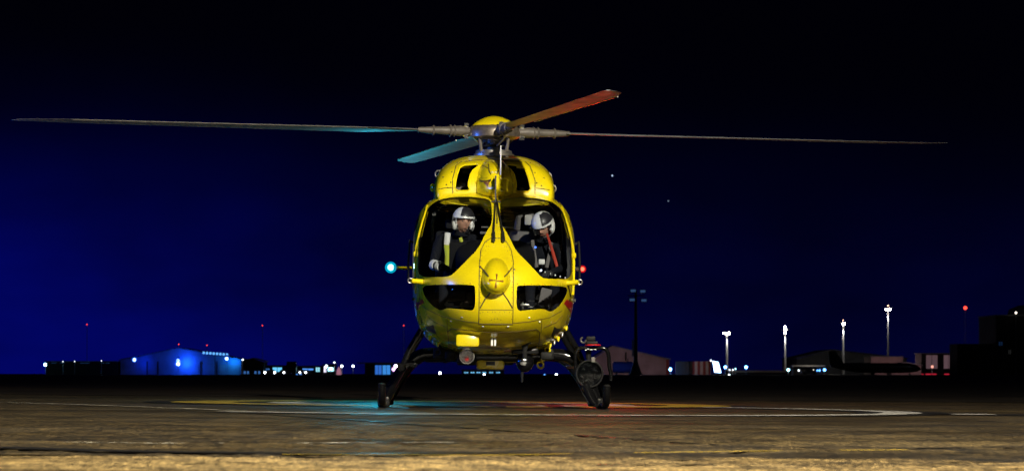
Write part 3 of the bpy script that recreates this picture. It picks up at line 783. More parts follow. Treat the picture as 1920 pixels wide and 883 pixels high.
for sx, nm, mt, cl, en in ((-1.30, 'navigation_lamp', M['navcyan'], NAVC, 105), (1.27, 'navigation_lamp', M['navred'], NAVR, 85)):
    MB().tube([(sx * .93, SY - .14, SZ), (sx * .985, SY - .16, SZ)], [.03, .034], 12).build('lamp_socket', M['steel'], stab)
    r_ = .044 if sx < 0 else .028
    lo = MB().ball((sx, SY - .17, SZ), r_, 16).build(nm, mt, heli)
    MB().ball((sx, SY - .17, SZ), r_ * 1.75, 18).build('lens_or_halo', halo_shell('nav_halo', (.0, .62, 1.0) if sx < 0 else (1.0, .01, .005), .9), lo)  # added glowing shell draws the lamp's halo
    lo['label'] = 'glowing cyan lamp at the stabiliser tip' if sx < 0 else 'glowing red lamp at the stabiliser tip'
    point_light('navigation_light', (sx * 1.13, SY - .22, SZ + .02), en, cl, .05, heli)

# ---- rotor mast and head
ms = MB(); ms.lathe([(.235, 2.86), (.235, 2.905), (.215, 2.91), (.21, 2.945), (.19, 2.95), (.085, 2.96), (.075, 3.0), (.075, 3.05), (.12, 3.055), (.12, 3.075), (.10, 3.08), (.10, 3.12)], n=32)
ms.build('rotor_mast', M['steel'], heli)
sw = MB(); sw.lathe([(.13, 2.985), (.15, 2.99), (.15, 3.005), (.13, 3.01)], n=32); sw.build('swashplate', M['blackrough'], heli)
hubo = MB(); hubo.lathe([(.14, 3.07), (.27, 3.085), (.30, 3.10), (.305, 3.16), (.29, 3.20), (.27, 3.225), (.10, 3.235)], n=40)
hubm = hubo.build('rotor_hub', M['hubmetal'], heli)
cp = MB(); cp.lathe([(.0, 3.345), (.05, 3.342), (.11, 3.328), (.17, 3.30), (.22, 3.268), (.25, 3.24), (.255, 3.228), (.24, 3.225), (.0, 3.225)], n=40)
cp.build('hub_cap', M['paint'], heli)
ROTZ = 3.165
def airfoil(ch, th, n=9):
    up, lo = [], []
    for i in range(n):
        t = i / (n - 1); x = ch * (t - 0.28); y = th * 2.6 * (0.2969 * math.sqrt(t) - .126 * t - .3516 * t * t + .2843 * t ** 3 - .1036 * t ** 4)
        up.append((x, y)); lo.append((x, -y * .8))
    return up + lo[::-1][1:-1]
bl = MB(); rings = []
for r_, ch, th, tw, swp in ((.86, .10, .05, 6, 0), (1.15, .20, .05, 6, 0), (1.5, .335, .045, 6, 0), (2.5, .335, .042, 5, 0), (4.0, .335, .040, 3.5, 0), (4.9, .335, .036, 2.5, 0), (5.25, .26, .03, 2, .05), (5.42, .16, .02, 2, .12), (5.5, .06, .012, 2, .18)):
    c, s_ = math.cos(R(tw)), math.sin(R(tw))
    rings.append([Vector((r_, -(x + swp) * c - z * s_ * 0, z * c - (x) * s_ * -1 * -1)) for x, z in airfoil(ch, th)])
bl.loft(rings); blade_me = bl.mesh('rotor_blade', [M['blade']], angle=50)
cf = MB(); cf.tube([(.26, 0, 0), (.34, 0, 0), (.40, 0, 0), (.55, 0, 0), (.74, 0, 0), (.90, 0, .0)], [.05, .055, .074, .056, .050, .034], 14, flat=.85); [cf.torus((x_, 0, 0), (1, 0, 0), .060 - .010 * (x_ > .7), .012, 18, 6) for x_ in (.47, .52, .72)]; cuff_me = cf.mesh('blade_cuff', [M['cuff']])
kf = MB(); kf.torus((.335, 0, 0), (0, 1, 0), .055, .017, 16, 8); kf.box((.33, 0, .075), (.05, .05, .03)); kf.box((.33, 0, -.075), (.05, .05, .03)); fork_me = kf.mesh('blade_fork', [M['chrome']])
tp = MB(); tp.tube([(5.0, -.02, .0), (5.2, -.03, .0)], .006, 6); 
er = MB(); er.tube([(1.5, .098, .004), (3.2, .096, .002), (4.85, .094, .0)], .006, 6); strip_me = er.mesh('leading_edge_strip', [M['steel']])
for k, ang in enumerate((103, 13, -77, 193)):
    b = link('rotor_blade', blade_me, heli); b.location = (0, 0, ROTZ); b.rotation_euler = (0, 0, R(ang))
    for nm, me_ in (('blade_cuff', cuff_me), ('blade_fork', fork_me), ('leading_edge_strip', strip_me)):
        link(nm, me_, b)
    # pitch link and damper beside each cuff
    ca, sa = math.cos(R(ang)), math.sin(R(ang))
    pl = MB(); pl.tube([(.145 * ca, .145 * sa, 2.99), (.20 * ca - .05 * sa, .20 * sa + .05 * ca, 3.05), (.30 * ca - .08 * sa, .30 * sa + .08 * ca, 3.13)], .013, 8)
    pl.build('pitch_link', M['steel'], heli)
for k in range(4):
    a = R(45 + 90 * k)
    MB().tube([(.205 * math.cos(a), .205 * math.sin(a), 2.93), (.235 * math.cos(a), .235 * math.sin(a), 3.09)], [.022, .016], 8).build('mast_strut', M['cuff'], heli)

# ---- landing gear
for sg in (-1, 1):
    SXk = sg * 1.215
    pts = [(SXk, -2.30, .255), (SXk, -2.285, .20), (SXk, -2.25, .12), (SXk, -2.18, .068), (SXk, -2.05, .05), (SXk, -1.5, .046), (SXk, 0, .046), (SXk, 1.5, .046), (SXk, 1.7, .05)]
    sk = MB().tube(pts, .041, 14).build('skid', M['black'], heli)
    MB().ball((SXk, -2.30, .255), (.042, .042, .02), 12).build('skid_cap', M['blackrough'], sk)
    for y in (-1.3, .9):
        MB().rbox((SXk, y, .06), (.13, .22, .115), .02).build('skid_shoe', M['blackrough'], sk)
        MB().ball((SXk - sg * .04, y - .112, .10), .016, 8).build('shoe_bolt', M['steel'], sk)
    # boarding step beside the skid
    st = MB(); st.tube([(sg * 1.02, -1.75, .44), (sg * 1.02, .6, .44)], .042, 12); st.tube([(sg * .90, -1.75, .47), (sg * .90, .6, .47)], .024, 10)
    st.rbox((sg * .96, -.55, .478), (.20, 2.2, .02), .005)
    sto = st.build('boarding_step', M['black'], heli)
    for y in (-1.5, .3):
        MB().tube([(sg * .80, y, .86), (sg * .93, y, .64), (sg * 1.01, y, .45)], [.036, .034, .034], 10).build('step_strut', M['black'], sto)
        MB().tube([(sg * .99, y, .44), (sg * 1.12, y + .1, .22), (sg * 1.20, y + .15, .09)], .034, 8).build('step_brace', M['black'], sto)
for y in (-1.3, .9):
    h = []
    for x, z in ((-1.215, .07), (-1.16, .16), (-1.06, .34), (-.95, .49), (-.82, .585), (-.65, .60), (-.4, .575), (0, .565), (.4, .575), (.65, .60), (.82, .585), (.95, .49), (1.06, .34), (1.16, .16), (1.215, .07)):
        h.append(Vector((x, y, z)))
    h = chaikin(h, 2, closed=False)
    ctb = MB().tube(h, .068, 14).build('cross_tube', M['black'], heli)
    for sg in (-1, 1):
        MB().rbox((sg * .60, y, .60), (.14, .18, .13), .02).build('tube_clamp', M['blackrough'], ctb)

# ---- belly equipment
LP = Vector((LX(877, -2.2) - .0, -2.56, LZ(638, -2.5)))
pod = MB(); pod.rbox(LP + Vector((0, .10, -.005)), (.255, .34, .135), .03); podo = pod.build('landing_light_pod', M['paint'], heli)
M['reflector'] = mat('dark_reflector', (.16, .13, .13), .3, metal=.9, noise=(40, .8))
SL = L(876, 668, -2.35); ax = Vector((.10, -1, -.10)).normalized()
sl = MB(); sl.lathe([(.05, .10), (.078, .06), (.083, 0.0), (.083, -.012), (.074, -.014), (.072, .004), (.02, .055)], SL, -ax, 24)
slo = sl.build('search_lamp', M['chrome'], heli); slo.scale = (1, 1, 1)
MB().lathe([(.070, -.002), (.05, .022), (.015, .040)], SL + ax * -.001, -ax, 24).build('reflector', M['reflector'], slo)
MB().lathe([(.0, .004), (.03, .003), (.072, .0), (.072, -.002), (.0, -.002)], SL + ax * .010, ax, 24).build('lens_or_halo', M['lens'], slo)
MB().rbox(SL + Vector((-.01, .05, .095)), (.07, .05, .035), .008).build('lamp_bracket', M['steel'], slo)
MB().ball(SL + Vector((.0, .005, -.02)), (.03, .012, .035), 10).build('lamp_bulb', M['red'], slo)
fp = MB(); y = -2.60
for px in (923, 929): fp.tube([L(px, 630, y), L(px, 648, y)], .012, 8)
fp.rbox(L(926, 632, y) + Vector((0, .03, 0)), (.085, .05, .03), .008); fp.build('probe_bracket', M['white'], heli)
bx = MB(); bx.rbox((LX(920, -1.3), -1.1, LZ(674, -1.3)), (.31, .5, .22), .03); bxo = bx.build('belly_fairing', M['paint'], heli)
MB().rbox((LX(920, -1.3), -1.355, LZ(681, -1.3)), (.10, .02, .045), .006).build('fairing_opening', M['seal'], bxo)
af = MB(); af.add([], [])
p = L(985, 645, -2.2)
af.tube([p + Vector((0, .0, .02)), p + Vector((0, 0, -.05)), p + Vector((0, 0, -.16))], [.05, .028, .022], 12, flat=.5); af.rbox(p + Vector((0, 0, .015)), (.13, .10, .022), .006); af.build('blade_antenna', M['blackrough'], heli)
tu = MB(); q = L(985, 678, -1.9); tu.ball(q, (.10, .10, .11), 20); tu.rbox(q + Vector((0, 0, .12)), (.30, .22, .07), .02); tuo = tu.build('camera_turret', M['black'], heli)
MB().lathe([(.04, 0), (.04, .02), (.03, .024)], q + Vector((-.02, -.09, .0)), (0, -1, 0), 16).build('turret_lens', M['chrome'], tuo)
MB().tube([q + Vector((-.03, .0, -.10)), q + Vector((-.03, .0, -.22))], [.02, .012], 8).build('turret_probe', M['blackrough'], tuo)
for (px, py, y, s_) in ((1014, 683, -1.4, 1), (1027, 655, -1.5, .8), (1024, 645, -1.3, .7), (822, 660, -1.4, .9), (835, 675, -1.5, .8)):
    c = L(px, py, y); ho = MB(); ho.torus(c, (.3, 1, .2), .035 * s_, .013 * s_, 16); ho.tube([c + Vector((0, 0, .035 * s_)), c + Vector((.05 * s_, .02, .10 * s_))], .014 * s_, 8); ho.rbox(c + Vector((.02, 0, .06)) * s_, (.05 * s_, .04 * s_, .04 * s_), .006)
    ho.build('tie_down_hook', M['paint'] if px > 1000 else M['blackrough'], heli)
eq = [(-.62, -1.0, .56, .30, .5, .12), (-.30, -1.2, .54, .22, .4, .14), (.42, -1.1, .55, .30, .5, .13), (.70, -.9, .60, .22, .4, .12), (.0, .4, .53, .5, .8, .10), (-.48, -1.55, .575, .12, .16, .10), (.58, -1.62, .58, .14, .16, .09)]
for x, y, z, a, b_, c in eq:
    MB().rbox((x, y, z), (a, b_, c), .025).build('belly_box', M['blackrough'], heli)
for sg in (-1, 1):
    for k in range(5):
        x = sg * (.62 + .045 * k); h = BV.ray_cast(Vector((x, -1.55 + .03 * k, 0)), Vector((0, 0, 1)))
        z = h[0].z if h[0] else .7
        MB().lathe([(.018, 0), (.018, .03), (.010, .045), (.004, .055)], (x, -1.62 + .03 * k, z + .005), (0, -.6, -1), 10).build('drain_fitting', M['steel'] if k % 2 else M['paint'], heli)

# ---- big searchlight with its tube guard on the right-hand cross tube
ym = -1.75
SC = L(1106, 699, ym)
big = MB(); big.lathe([(.06, .26), (.12, .22), (.150, .10), (.155, 0), (.155, -.02), (.135, -.024), (.132, .01), (.0, .02)], SC, (0, 1, 0), 28)
bigo = big.build('searchlight', M['black'], heli)
MB().torus(SC + Vector((0, -.022, 0)), (0, 1, 0), .144, .010, 32).build('searchlight_rim', M['blackrough'], bigo)
MB().lathe([(.0, -.012), (.06, -.010), (.132, .0), (.132, .003), (.0, .003)], SC + Vector((0, -.008, 0)), (0, 1, 0), 28).build('searchlight_lens', M['glass'], bigo)
for k in range(6):
    a = R(60 * k + 20); MB().ball(SC + Vector((.085 * math.cos(a), -.004, .085 * math.sin(a))), .012, 8).build('lens_stud', M['blackrough'], bigo)
gd = [L(1082, 702, ym), L(1080, 690, ym), L(1079, 662, ym), L(1084, 653, ym), L(1094, 650, ym), L(1110, 652, ym), L(1128, 650, ym), L(1137, 652, ym), L(1142, 662, ym), L(1143, 685, ym), L(1147, 700, ym), L(1146, 712, ym)]
MB().tube(chaikin(gd, 2, closed=False), .021, 12).build('guard_tube', M['black'], bigo)
lt = MB()
for px, py, a, b_ in ((1099, 654.5, 3.5, 1.6), (1103, 652.5, 2.8, 1.6), (1109, 653.8, 6, 1.3), (1116, 653.4, 5, 1.1)):
    lt.rbox(L(px, py, ym) + Vector((0, -.021, .0)), (a * 34.25 / F, .006, b_ * 34.25 / F), .001)
lt.build('tube_lettering', M['white'], bigo)
gm = MB(); gm.rbox(L(1108, 633, ym), (.10, .12, .05), .012); gm.rbox(L(1110, 641, ym), (.13, .14, .04), .012); gmo = gm.build('gimbal_head', M['blackrough'], bigo)
MB().torus(L(1094, 636, ym) + Vector((0, -.02, 0)), (.5, 1, .1), .030, .010, 16, a0=.6, a1=5.2).build('cable_loop', M['steel'], bigo)
MB().lathe([(.09, 0), (.09, .012), (.075, .016)], L(1112, 646, ym), (0, 0, 1), 20).build('gimbal_plate', M['red'], bigo)
MB().tube([L(1104, 655, ym + .1), L(1104, 672, ym + .1)], .03, 10).build('gimbal_post', M['blackrough'], bigo)
for k in range(3): MB().tube([L(1111 + 2.4 * k, 668, ym - .05), L(1111 + 2.4 * k, 677, ym - .05)], .005, 6).build('gimbal_spring', M['steel'], bigo)
MB().tube([L(1092, 705, ym + .1), L(1100, 722, ym), L(1110, 745, ym), L(1118, 756, ym)], [.04, .05, .05, .04], 12).build('searchlight_arm', M['black'], bigo)
MB().tube([L(1108, 720, ym + .05), L(1122, 745, ym + .05)], [.034, .034], 12).build('searchlight_strut', M['black'], bigo)

# ---- cockpit interior
glr = MB(); rings = []
for y, w, z0, z1 in ((-2.42, .30, 1.50, 1.62), (-2.2, .42, 1.42, 1.74), (-1.95, .44, 1.40, 1.84), (-1.86, .43, 1.38, 1.82)):
    rings.append([Vector((w * math.copysign(abs(math.cos(a)) ** .6, math.cos(a)), y, (z0 + z1) / 2 + (z1 - z0) / 2 * math.copysign(abs(math.sin(a)) ** .6, math.sin(a)))) for a in (2 * math.pi * j / 24 for j in range(24))])
glr.loft(rings); glr.build('glareshield', M['inside'], heli)
for px, w in ((908, 14), (951, 22)):
    MB().rbox(L(px, 426, -1.98), (w * 34 / F, .06, .014), .004).build('glareshield_trim', M['greyfabric'], heli)
    MB().rbox(L(px - 2, 437, -2.02), (.09, .05, .03), .012).build('panel_knob', M['greyfabric'], heli)
pan = MB(); pan.rbox((-.40, -1.98, 1.66), (.20, .06, .30), .02); pan.build('display_screen', M['inside'], heli)
MB().rbox((0, -1.55, .95), (.36, .9, .5), .03).build('centre_console', M['inside'], heli)
MB().rbox((0, -.55, .90), (1.44, 2.2, .03), .005).build('cabin_floor', M['inside'], heli)
for x in (-.43, .50):
    s_ = MB(); s_.rbox((x, -1.08, 1.26), (.46, .48, .13), .04); so = s_.build('seat', M['fabric'], heli)
    MB().rbox((x, -.80, 1.62), (.46, .11, .72), .04).build('backrest', M['fabric'], so)
    MB().rbox((x, -.78, 2.10), (.24, .09, .20), .035).build('headrest', M['fabric'], so)
    MB().rbox((x, -1.05, 1.0), (.36, .36, .38), .02).build('seat_base', M['inside'], so)
M['reflect2'] = mat('pale_pad', (.34, .33, .33), .8)
hs = MB(); hs.rbox(L(984, 425, -.95) + Vector((0, .1, -.34)), (.42, .12, .60), .05); hso = hs.build('cabin_seat', M['greyfabric'], heli)
hd = MB(); c = L(984, 412, -1.0); hd.tube([c + Vector((-.10, 0, -.11)), c + Vector((-.085, 0, .03)), c + Vector((-.03, 0, .085)), c + Vector((.04, 0, .085)), c + Vector((.085, 0, .03)), c + Vector((.10, 0, -.11))], .035, 10)
hd.build('head_cradle', M['greyfabric'], hso)
MB().rbox(c + Vector((.03, -.02, .0)), (.09, .05, .12), .02).build('head_pad', M['reflect2'], hso)
for px, py in ((842, 571), (871, 571), (984, 571), (1012, 573)):
    pd = MB(); y = -2.05; pd.rbox(L(px, py, y), (.10, .05, .025), .008); pd.tube([L(px - 4, py - 5, y), L(px - 4, py + 8, y)], .010, 8)
    pd.build('rudder_pedal', M['steel'], heli)
for px0, px1 in ((836, 886), (990, 1012)):
    MB().tube([L(px0, 575, -2.0), L(px1, 575, -2.0)], .008, 8).build('pedal_bar', M['steel'], heli)
for px in (812, 1046):
    MB().rbox(L(px, 400, -.95), (.05, .05, .07), .012).build('overhead_fitting', M['greyfabric'], heli)

# ================================================================== CREW (seated in the cockpit, each a thing of its own)
M['suit'] = mat('flight_suit', (0.006, 0.007, 0.012), 0.9, spec=0.2, bump=(60, 0.4))
M['skin'] = mat('skin', (0.50, 0.27, 0.19), 0.55)
M['helmetw'] = mat('helmet_white', (0.76, 0.76, 0.75), 0.3, coat=0.4)
M['visor'] = mat('visor_cover', (0.022, 0.021, 0.026), 0.4)
M['hivis'] = mat('hi_vis_yellow', (0.42, 0.46, 0.03), 0.7)
M['reflect'] = mat('reflective_tape', (0.62, 0.62, 0.62), 0.45)
M['lanyard'] = mat('red_lanyard', (0.42, 0.035, 0.015), 0.6)
M['lip'] = mat('lip', (0.30, 0.12, 0.09), 0.5)
M['glove'] = mat('glove', (0.018, 0.018, 0.020), 0.7)
def skinned(nodes, edges, mats_by=None):
    """nodes: name -> (pos, rx, ry); grows one continuous limb surface"""
    names = list(nodes); bm = bmesh.new(); ly = bm.verts.layers.skin.verify(); vs = {}
    for n in names:
        v = bm.verts.new(nodes[n][0]); v[ly].radius = (nodes[n][1], nodes[n][1]); vs[n] = v
    vs[names[0]][ly].use_root = True
    for a, b in edges: bm.edges.new((vs[a], vs[b]))
    me = bpy.data.meshes.new('skeleton'); bm.to_mesh(me); bm.free()
    o = bpy.data.objects.new('skeleton', me); col.objects.link(o)
    o.modifiers.new('skin', 'SKIN').branch_smoothing = 0.6
    sb_ = o.modifiers.new('sub', 'SUBSURF'); sb_.levels = 2; sb_.render_levels = 2
    r = evaluated(o); bpy.data.objects.remove(o); return r
def head_mesh(mb, c, rot, mi):
    """head with brow, nose, cheeks, lips and chin; face looks along local -Y"""
    n, m = 28, 22; vs = []; fs = []
    for i in range(m + 1):
        p = math.pi * i / m
        for j in range(n):
            a = 2 * math.pi * j / n
            x, y, z = math.sin(p) * math.cos(a), math.sin(p) * math.sin(a), math.cos(p)
            X, Y, Z = x * .076, y * .095, z * .118
            if Z < 0: X *= 1 + Z * 2.2; Y *= 1 + Z * 1.2
            f = max(0.0, -y)
            g = lambda x0, z0, sx, sz: math.exp(-((X - x0) / sx) ** 2 - ((Z - z0) / sz) ** 2) * f
            Y -= .024 * g(0, -.022, .012, .020) + .012 * g(0, .0, .010, .022) + .008 * g(0, -.062, .022, .008) + .012 * g(0, -.098, .022, .016) + .007 * g(0, .028, .05, .010)
            Y += .012 * g(.030, .008, .014, .010) + .012 * g(-.030, .008, .014, .010) + .004 * g(0, -.078, .02, .007)
            vs.append(c + rot @ Vector((X, Y, Z)))
    for i in range(m):
        for j in range(n): fs.append((i * n + j, (i + 1) * n + j, (i + 1) * n + (j + 1) % n, i * n + (j + 1) % n))
    mb.add(vs, fs, mi)
def glove_mesh(wrist, direction, palm_up, name, parent, sgn=1):
    d = Vector(direction).normalized(); u = Vector(palm_up).normalized(); s_ = d.cross(u).normalized() * sgn
    base = Vector(wrist)
    nd = {'w': (base, .030), 'p': (base + d * .045, .036), 'k': (base + d * .080, .036)}
    ed = [('w', 'p'), ('p', 'k')]
    for i, (o, ln) in enumerate(((-.030, .062), (-.010, .075), (.010, .070), (.029, .055))):
        k = 'f%d' % i
        nd[k + 'a'] = (base + d * .085 + s_ * o, .011); nd[k + 'b'] = (base + d * (.085 + ln * .55) + s_ * o * 1.1 - u * .012, .010); nd[k + 'c'] = (base + d * (.085 + ln * .8) + s_ * o * 1.1 - u * .040, .009)
        ed += [('k', k + 'a'), (k + 'a', k + 'b'), (k + 'b', k + 'c')]
    nd['t1'] = (base + d * .035 - s_ * .040, .013); nd['t2'] = (base + d * .070 - s_ * .058 - u * .012, .012); nd['t3'] = (base + d * .095 - s_ * .052 - u * .030, .010)
    ed += [('p', 't1'), ('t1', 't2'), ('t2', 't3')]
    me = skinned(nd, ed); me.materials.clear(); me.materials.append(M['glove'])
    me.polygons.foreach_set('use_smooth', [True] * len(me.polygons)); return link(name, me, parent)
def crew(label, J, yaw, pitch, roll, style):
    """J: joints in helicopter space"""
    O = Vector(J['pelvis']); V = lambda k: Vector(J[k]) - O
    nd = {'pelvis': (Vector((0, 0, .06)), .135), 'belly': (V('chest') * .45 + Vector((0, 0, .05)), .135), 'chest': (V('chest'), .150), 'neck': (V('neck'), .060)}
    ed = [('pelvis', 'belly'), ('belly', 'chest'), ('chest', 'neck')]
    for s_ in ('l', 'r'):
        nd['sh' + s_] = (V('sh' + s_), .070); nd['el' + s_] = (V('el' + s_), .052); nd['wr' + s_] = (V('wr' + s_), .034)
        nd['ua' + s_] = (V('sh' + s_).lerp(V('el' + s_), .5), .058)
        nd['hip' + s_] = (V('hip' + s_), .095); nd['kn' + s_] = (V('kn' + s_), .068); nd['an' + s_] = (V('an' + s_), .045); nd['to' + s_] = (V('an' + s_) + Vector((0, -.16, -.05)), .036)
        ed += [('chest', 'sh' + s_), ('sh' + s_, 'ua' + s_), ('ua' + s_, 'el' + s_), ('el' + s_, 'wr' + s_), ('pelvis', 'hip' + s_), ('hip' + s_, 'kn' + s_), ('kn' + s_, 'an' + s_), ('an' + s_, 'to' + s_)]
    me = skinned(nd, ed)
    mb = MB(); mb.add([v.co for v in me.vertices], [tuple(p.vertices) for p in me.polygons], 0)
    rot = Matrix.Rotation(yaw, 3, 'Z') @ Matrix.Rotation(pitch, 3, 'X') @ Matrix.Rotation(roll, 3, 'Y')
    hc = V('head')
    head_mesh(mb, hc, rot, 1)
    mb.tube([V('neck') + Vector((0, 0, -.04)), hc + rot @ Vector((0, .015, -.06))], [.058, .052], 14, 1)
    body = mb.build('person', [M['suit'], M['skin']], None, angle=80)
    body.matrix_world = HM @ Matrix.Translation(O)
    tag(body, label, 'person')
    for sx in (-1, 1):                                     # eyes and brows
        e = MB(); e.ball(hc + rot @ Vector((sx * .030, -.079, .008)), (.013, .010, .008), 12); eo = e.build('eye', M['visor'], body)
    e = MB(); e.tube([hc + rot @ Vector((x, -.094 + abs(x) * .2, -.064)) for x in (-.022, -.01, 0, .01, .022)], .0035, 6); e.build('mouth', M['lip'], body)
    MB().tube([V('neck') + Vector((0, .01, -.05)), V('neck').lerp(hc, .25) + Vector((0, .01, 0))], [.085, .072], 16, cap=False).build('collar', M['suit'], body)
    # helmet: shell open at the face, dark visor cover, ear cups, microphone
    sh = MB(); n, m = 32, 24; vs = []; fs = []
    for layer in (1.0, .9):
        for i in range(m + 1):
            p = math.pi * i / m
            for j in range(n):
                a = 2 * math.pi * j / n
                vs.append(hc + rot @ Vector((math.sin(p) * math.cos(a) * .128 * layer, math.sin(p) * math.sin(a) * .142 * layer + .012, math.cos(p) * .140 * layer + .022)))
    def keep(i, j):
        p = math.pi * (i + .5) / m; a = 2 * math.pi * (j + .5) / n
        x, y, z = math.sin(p) * math.cos(a), math.sin(p) * math.sin(a), math.cos(p)
        return not (z < .12 and y < -.28 and abs(x) < .80) and z > -.86
    no = (m + 1) * n
    for i in range(m):
        for j in range(n):
            if keep(i, j):
                q = (i * n + j, (i + 1) * n + j, (i + 1) * n + (j + 1) % n, i * n + (j + 1) % n)
                fs += [q, tuple(k + no for k in q[::-1])]
    sh.add(vs, fs); helm = sh.build('helmet', M['helmetw'], body, angle=60)
    vc = MB(); vs = []; fs = []; nn, mm = 20, 12
    a0, a1, z0, z1 = style['visor']
    for i in range(mm + 1):
        p = math.acos(z1 + (z0 - z1) * i / mm)
        for j in range(nn + 1):
            a = -math.pi / 2 + a0 + (a1 - a0) * j / nn
            vs.append(hc + rot @ Vector((math.sin(p) * math.cos(a) * .135, math.sin(p) * math.sin(a) * .151 + .012, math.cos(p) * .147 + .022)))
    for i in range(mm):
        for j in range(nn): fs.append((i * (nn + 1) + j, (i + 1) * (nn + 1) + j, (i + 1) * (nn + 1) + j + 1, i * (nn + 1) + j + 1))
    vc.add(vs, fs); vc.build('visor_cover', M['visor'], helm)
    for sx in (-1, 1):
        MB().ball(hc + rot @ Vector((sx * .098, .012, -.030)), (.034, .060, .075), 14).build('ear_cup', M['helmetw'], helm)
        MB().box(hc + rot @ Vector((sx * .118, -.06, .028)), (.02, .03, .02), rot=rot).build('visor_clip', M['visor'], helm)
    MB().tube([hc + rot @ Vector((.105, -.03, -.06)), hc + rot @ Vector((.08, -.09, -.085)), hc + rot @ Vector((.03, -.118, -.075))], .006, 8).build('microphone', M['visor'], helm)
    for s_, sg in (('l', -1), ('r', 1)):
        dr = V('wr' + s_) - V('el' + s_)
        glove_mesh(V('wr' + s_) + dr.normalized() * .012, dr, (0, -.3, 1), 'glove', body, sg)
        # reflective cuffs round the forearm
        a, b_ = V('el' + s_), V('wr' + s_)
        for t in style['bands'].get(s_, ()):
            MB().tube([a.lerp(b_, t), a.lerp(b_, t + .16)], [.062, .057], 14).build('reflective_band', M['reflect'], body)
    return body, V
p1, V1 = crew('helmeted crew member with yellow harness behind the windshield beside the cyan lamp',
    dict(pelvis=(-.42, -1.12, 1.34), chest=(-.41, -1.24, 1.76), neck=(-.365, -1.35, 1.965), head=(-.345, -1.42, 2.06),
         shl=(-.60, -1.27, 1.89), ell=(-.68, -1.42, 1.58), wrl=(-.52, -1.66, 1.53), shr=(-.22, -1.27, 1.89), elr=(-.16, -1.45, 1.60), wrr=(-.24, -1.70, 1.58),
         hipl=(-.52, -1.22, 1.36), knl=(-.56, -1.68, 1.38), anl=(-.56, -1.92, 1.0), hipr=(-.32, -1.22, 1.36), knr=(-.28, -1.68, 1.38), anr=(-.28, -1.92, 1.0)),
    R(14), R(6), R(3), dict(visor=(-.55, .95, .30, .97), bands={'l': (.05, .42)}))
for pts, mt, nm in (([(-.52, -1.40, 1.93), (-.525, -1.43, 1.86), (-.53, -1.425, 1.80)], 'reflect', 'shoulder_pad'), ([(-.53, -1.425, 1.80), (-.515, -1.42, 1.68), (-.52, -1.40, 1.56)], 'hivis', 'harness_strap'),
                    ([(-.38, -1.43, 1.88), (-.365, -1.44, 1.83)], 'hivis', 'collar_flash'), ([(-.385, -1.43, 1.79), (-.345, -1.43, 1.785)], 'reflect', 'chest_tape'), ([(-.365, -1.43, 1.74), (-.36, -1.43, 1.66)], 'cuff', 'chest_pouch')):
    O = Vector((-.42, -1.12, 1.34)); MB().tube([Vector(q) - O for q in pts], [.034 if nm in ('shoulder_pad', 'harness_strap') else .020] * len(pts), 10, flat=.6).build(nm, M[mt], p1)
p2, V2 = crew('helmeted crew member looking down with red lanyard, behind the windshield beside the red lamp',
    dict(pelvis=(.52, -1.10, 1.32), chest=(.53, -1.22, 1.72), neck=(.535, -1.36, 1.91), head=(.535, -1.47, 2.015),
         shl=(.35, -1.26, 1.80), ell=(.29, -1.45, 1.55), wrl=(.38, -1.70, 1.50), shr=(.71, -1.26, 1.80), elr=(.77, -1.42, 1.55), wrr=(.62, -1.70, 1.50),
         hipl=(.42, -1.2, 1.34), knl=(.39, -1.68, 1.36), anl=(.39, -1.92, 1.0), hipr=(.62, -1.2, 1.34), knr=(.66, -1.68, 1.36), anr=(.66, -1.92, 1.0)),
    R(-22), R(34), R(-6), dict(visor=(.40, 1.95, .30, .96), bands={}))
O = Vector((.52, -1.10, 1.32))
MB().tube([Vector(q) - O for q in ((.575, -1.56, 1.93), (.62, -1.52, 1.80), (.665, -1.47, 1.66), (.70, -1.47, 1.55))], [.010, .016, .020, .016], 10, flat=.5).build('lanyard', M['lanyard'], p2)
for pts in ([(.42, -1.40, 1.86), (.44, -1.42, 1.72), (.47, -1.41, 1.56)], [(.63, -1.40, 1.84), (.61, -1.42, 1.70), (.58, -1.41, 1.56)]):
    MB().tube([Vector(q) - O for q in pts], .020, 10, flat=.5).build('harness_strap', M['greyfabric'], p2)
MB().rbox(Vector((.525, -1.42, 1.62)) - O, (.07, .03, .06), .01).build('harness_buckle', M['reflect'], p2)
MB().ball(L(1003, 463, -1.9), .012, 10).build('panel_light', lampmat('panel_blue', (.08, .2, 1.0), 3), heli)
MB().ball(L(1014, 506, -1.95), .012, 10).build('panel_light', lampmat('panel_white', (.8, .85, 1.0), 3), heli)
kb = MB(); kb.rbox(L(1022, 556, -2.02) - O, (.12, .03, .19), .01, rot=Matrix.Rotation(R(12), 3, 'Y')); kb.build('knee_board', M['greyfabric'], p2)
for k in range(6):
    MB().rbox(L(1012 + 9.5 * k, 507 + 2.6 * k, -1.78) - O, (.016, .01, .022), .003).build('buckle_stud', M['reflect'], p2)

# ================================================================== floodlight mast behind the photographer (lights the pad)
FX, FY, FZ = 8.5, 5.0, 14.5
fm = thing('floodlight_mast', 'tall apron floodlight mast standing out of frame beside the camera', 'floodlight', (FX, FY, 0))
M['pole'] = mat('galvanised_pole', (0.36, 0.37, 0.38), 0.5, metal=0.6)
M['floodlens'] = lampmat('flood_lens', (1.0, 0.90, 0.72), 30)
MB().tube([(0, 0, 0), (0, 0, FZ - .4)], [.16, .09], 14).build('pole', M['pole'], fm)
MB().rbox((0, 0, .15), (.6, .6, .3), .03).build('base', M['pole'], fm)
MB().rbox((0, -.1, FZ), (1.0, .4, .6), .05).build('lamp_head', M['blackrough'], fm)
MB().box((0, .115, FZ), (.8, .02, .45)).build('lamp_glass', M['floodlens'], fm)
point_light('flood_lamp', (0, .30, FZ), 80000, (1.0, .92, .74), .35, fm, spot=96, aim=(-5.0, 15, 0.5), blend=1.0)

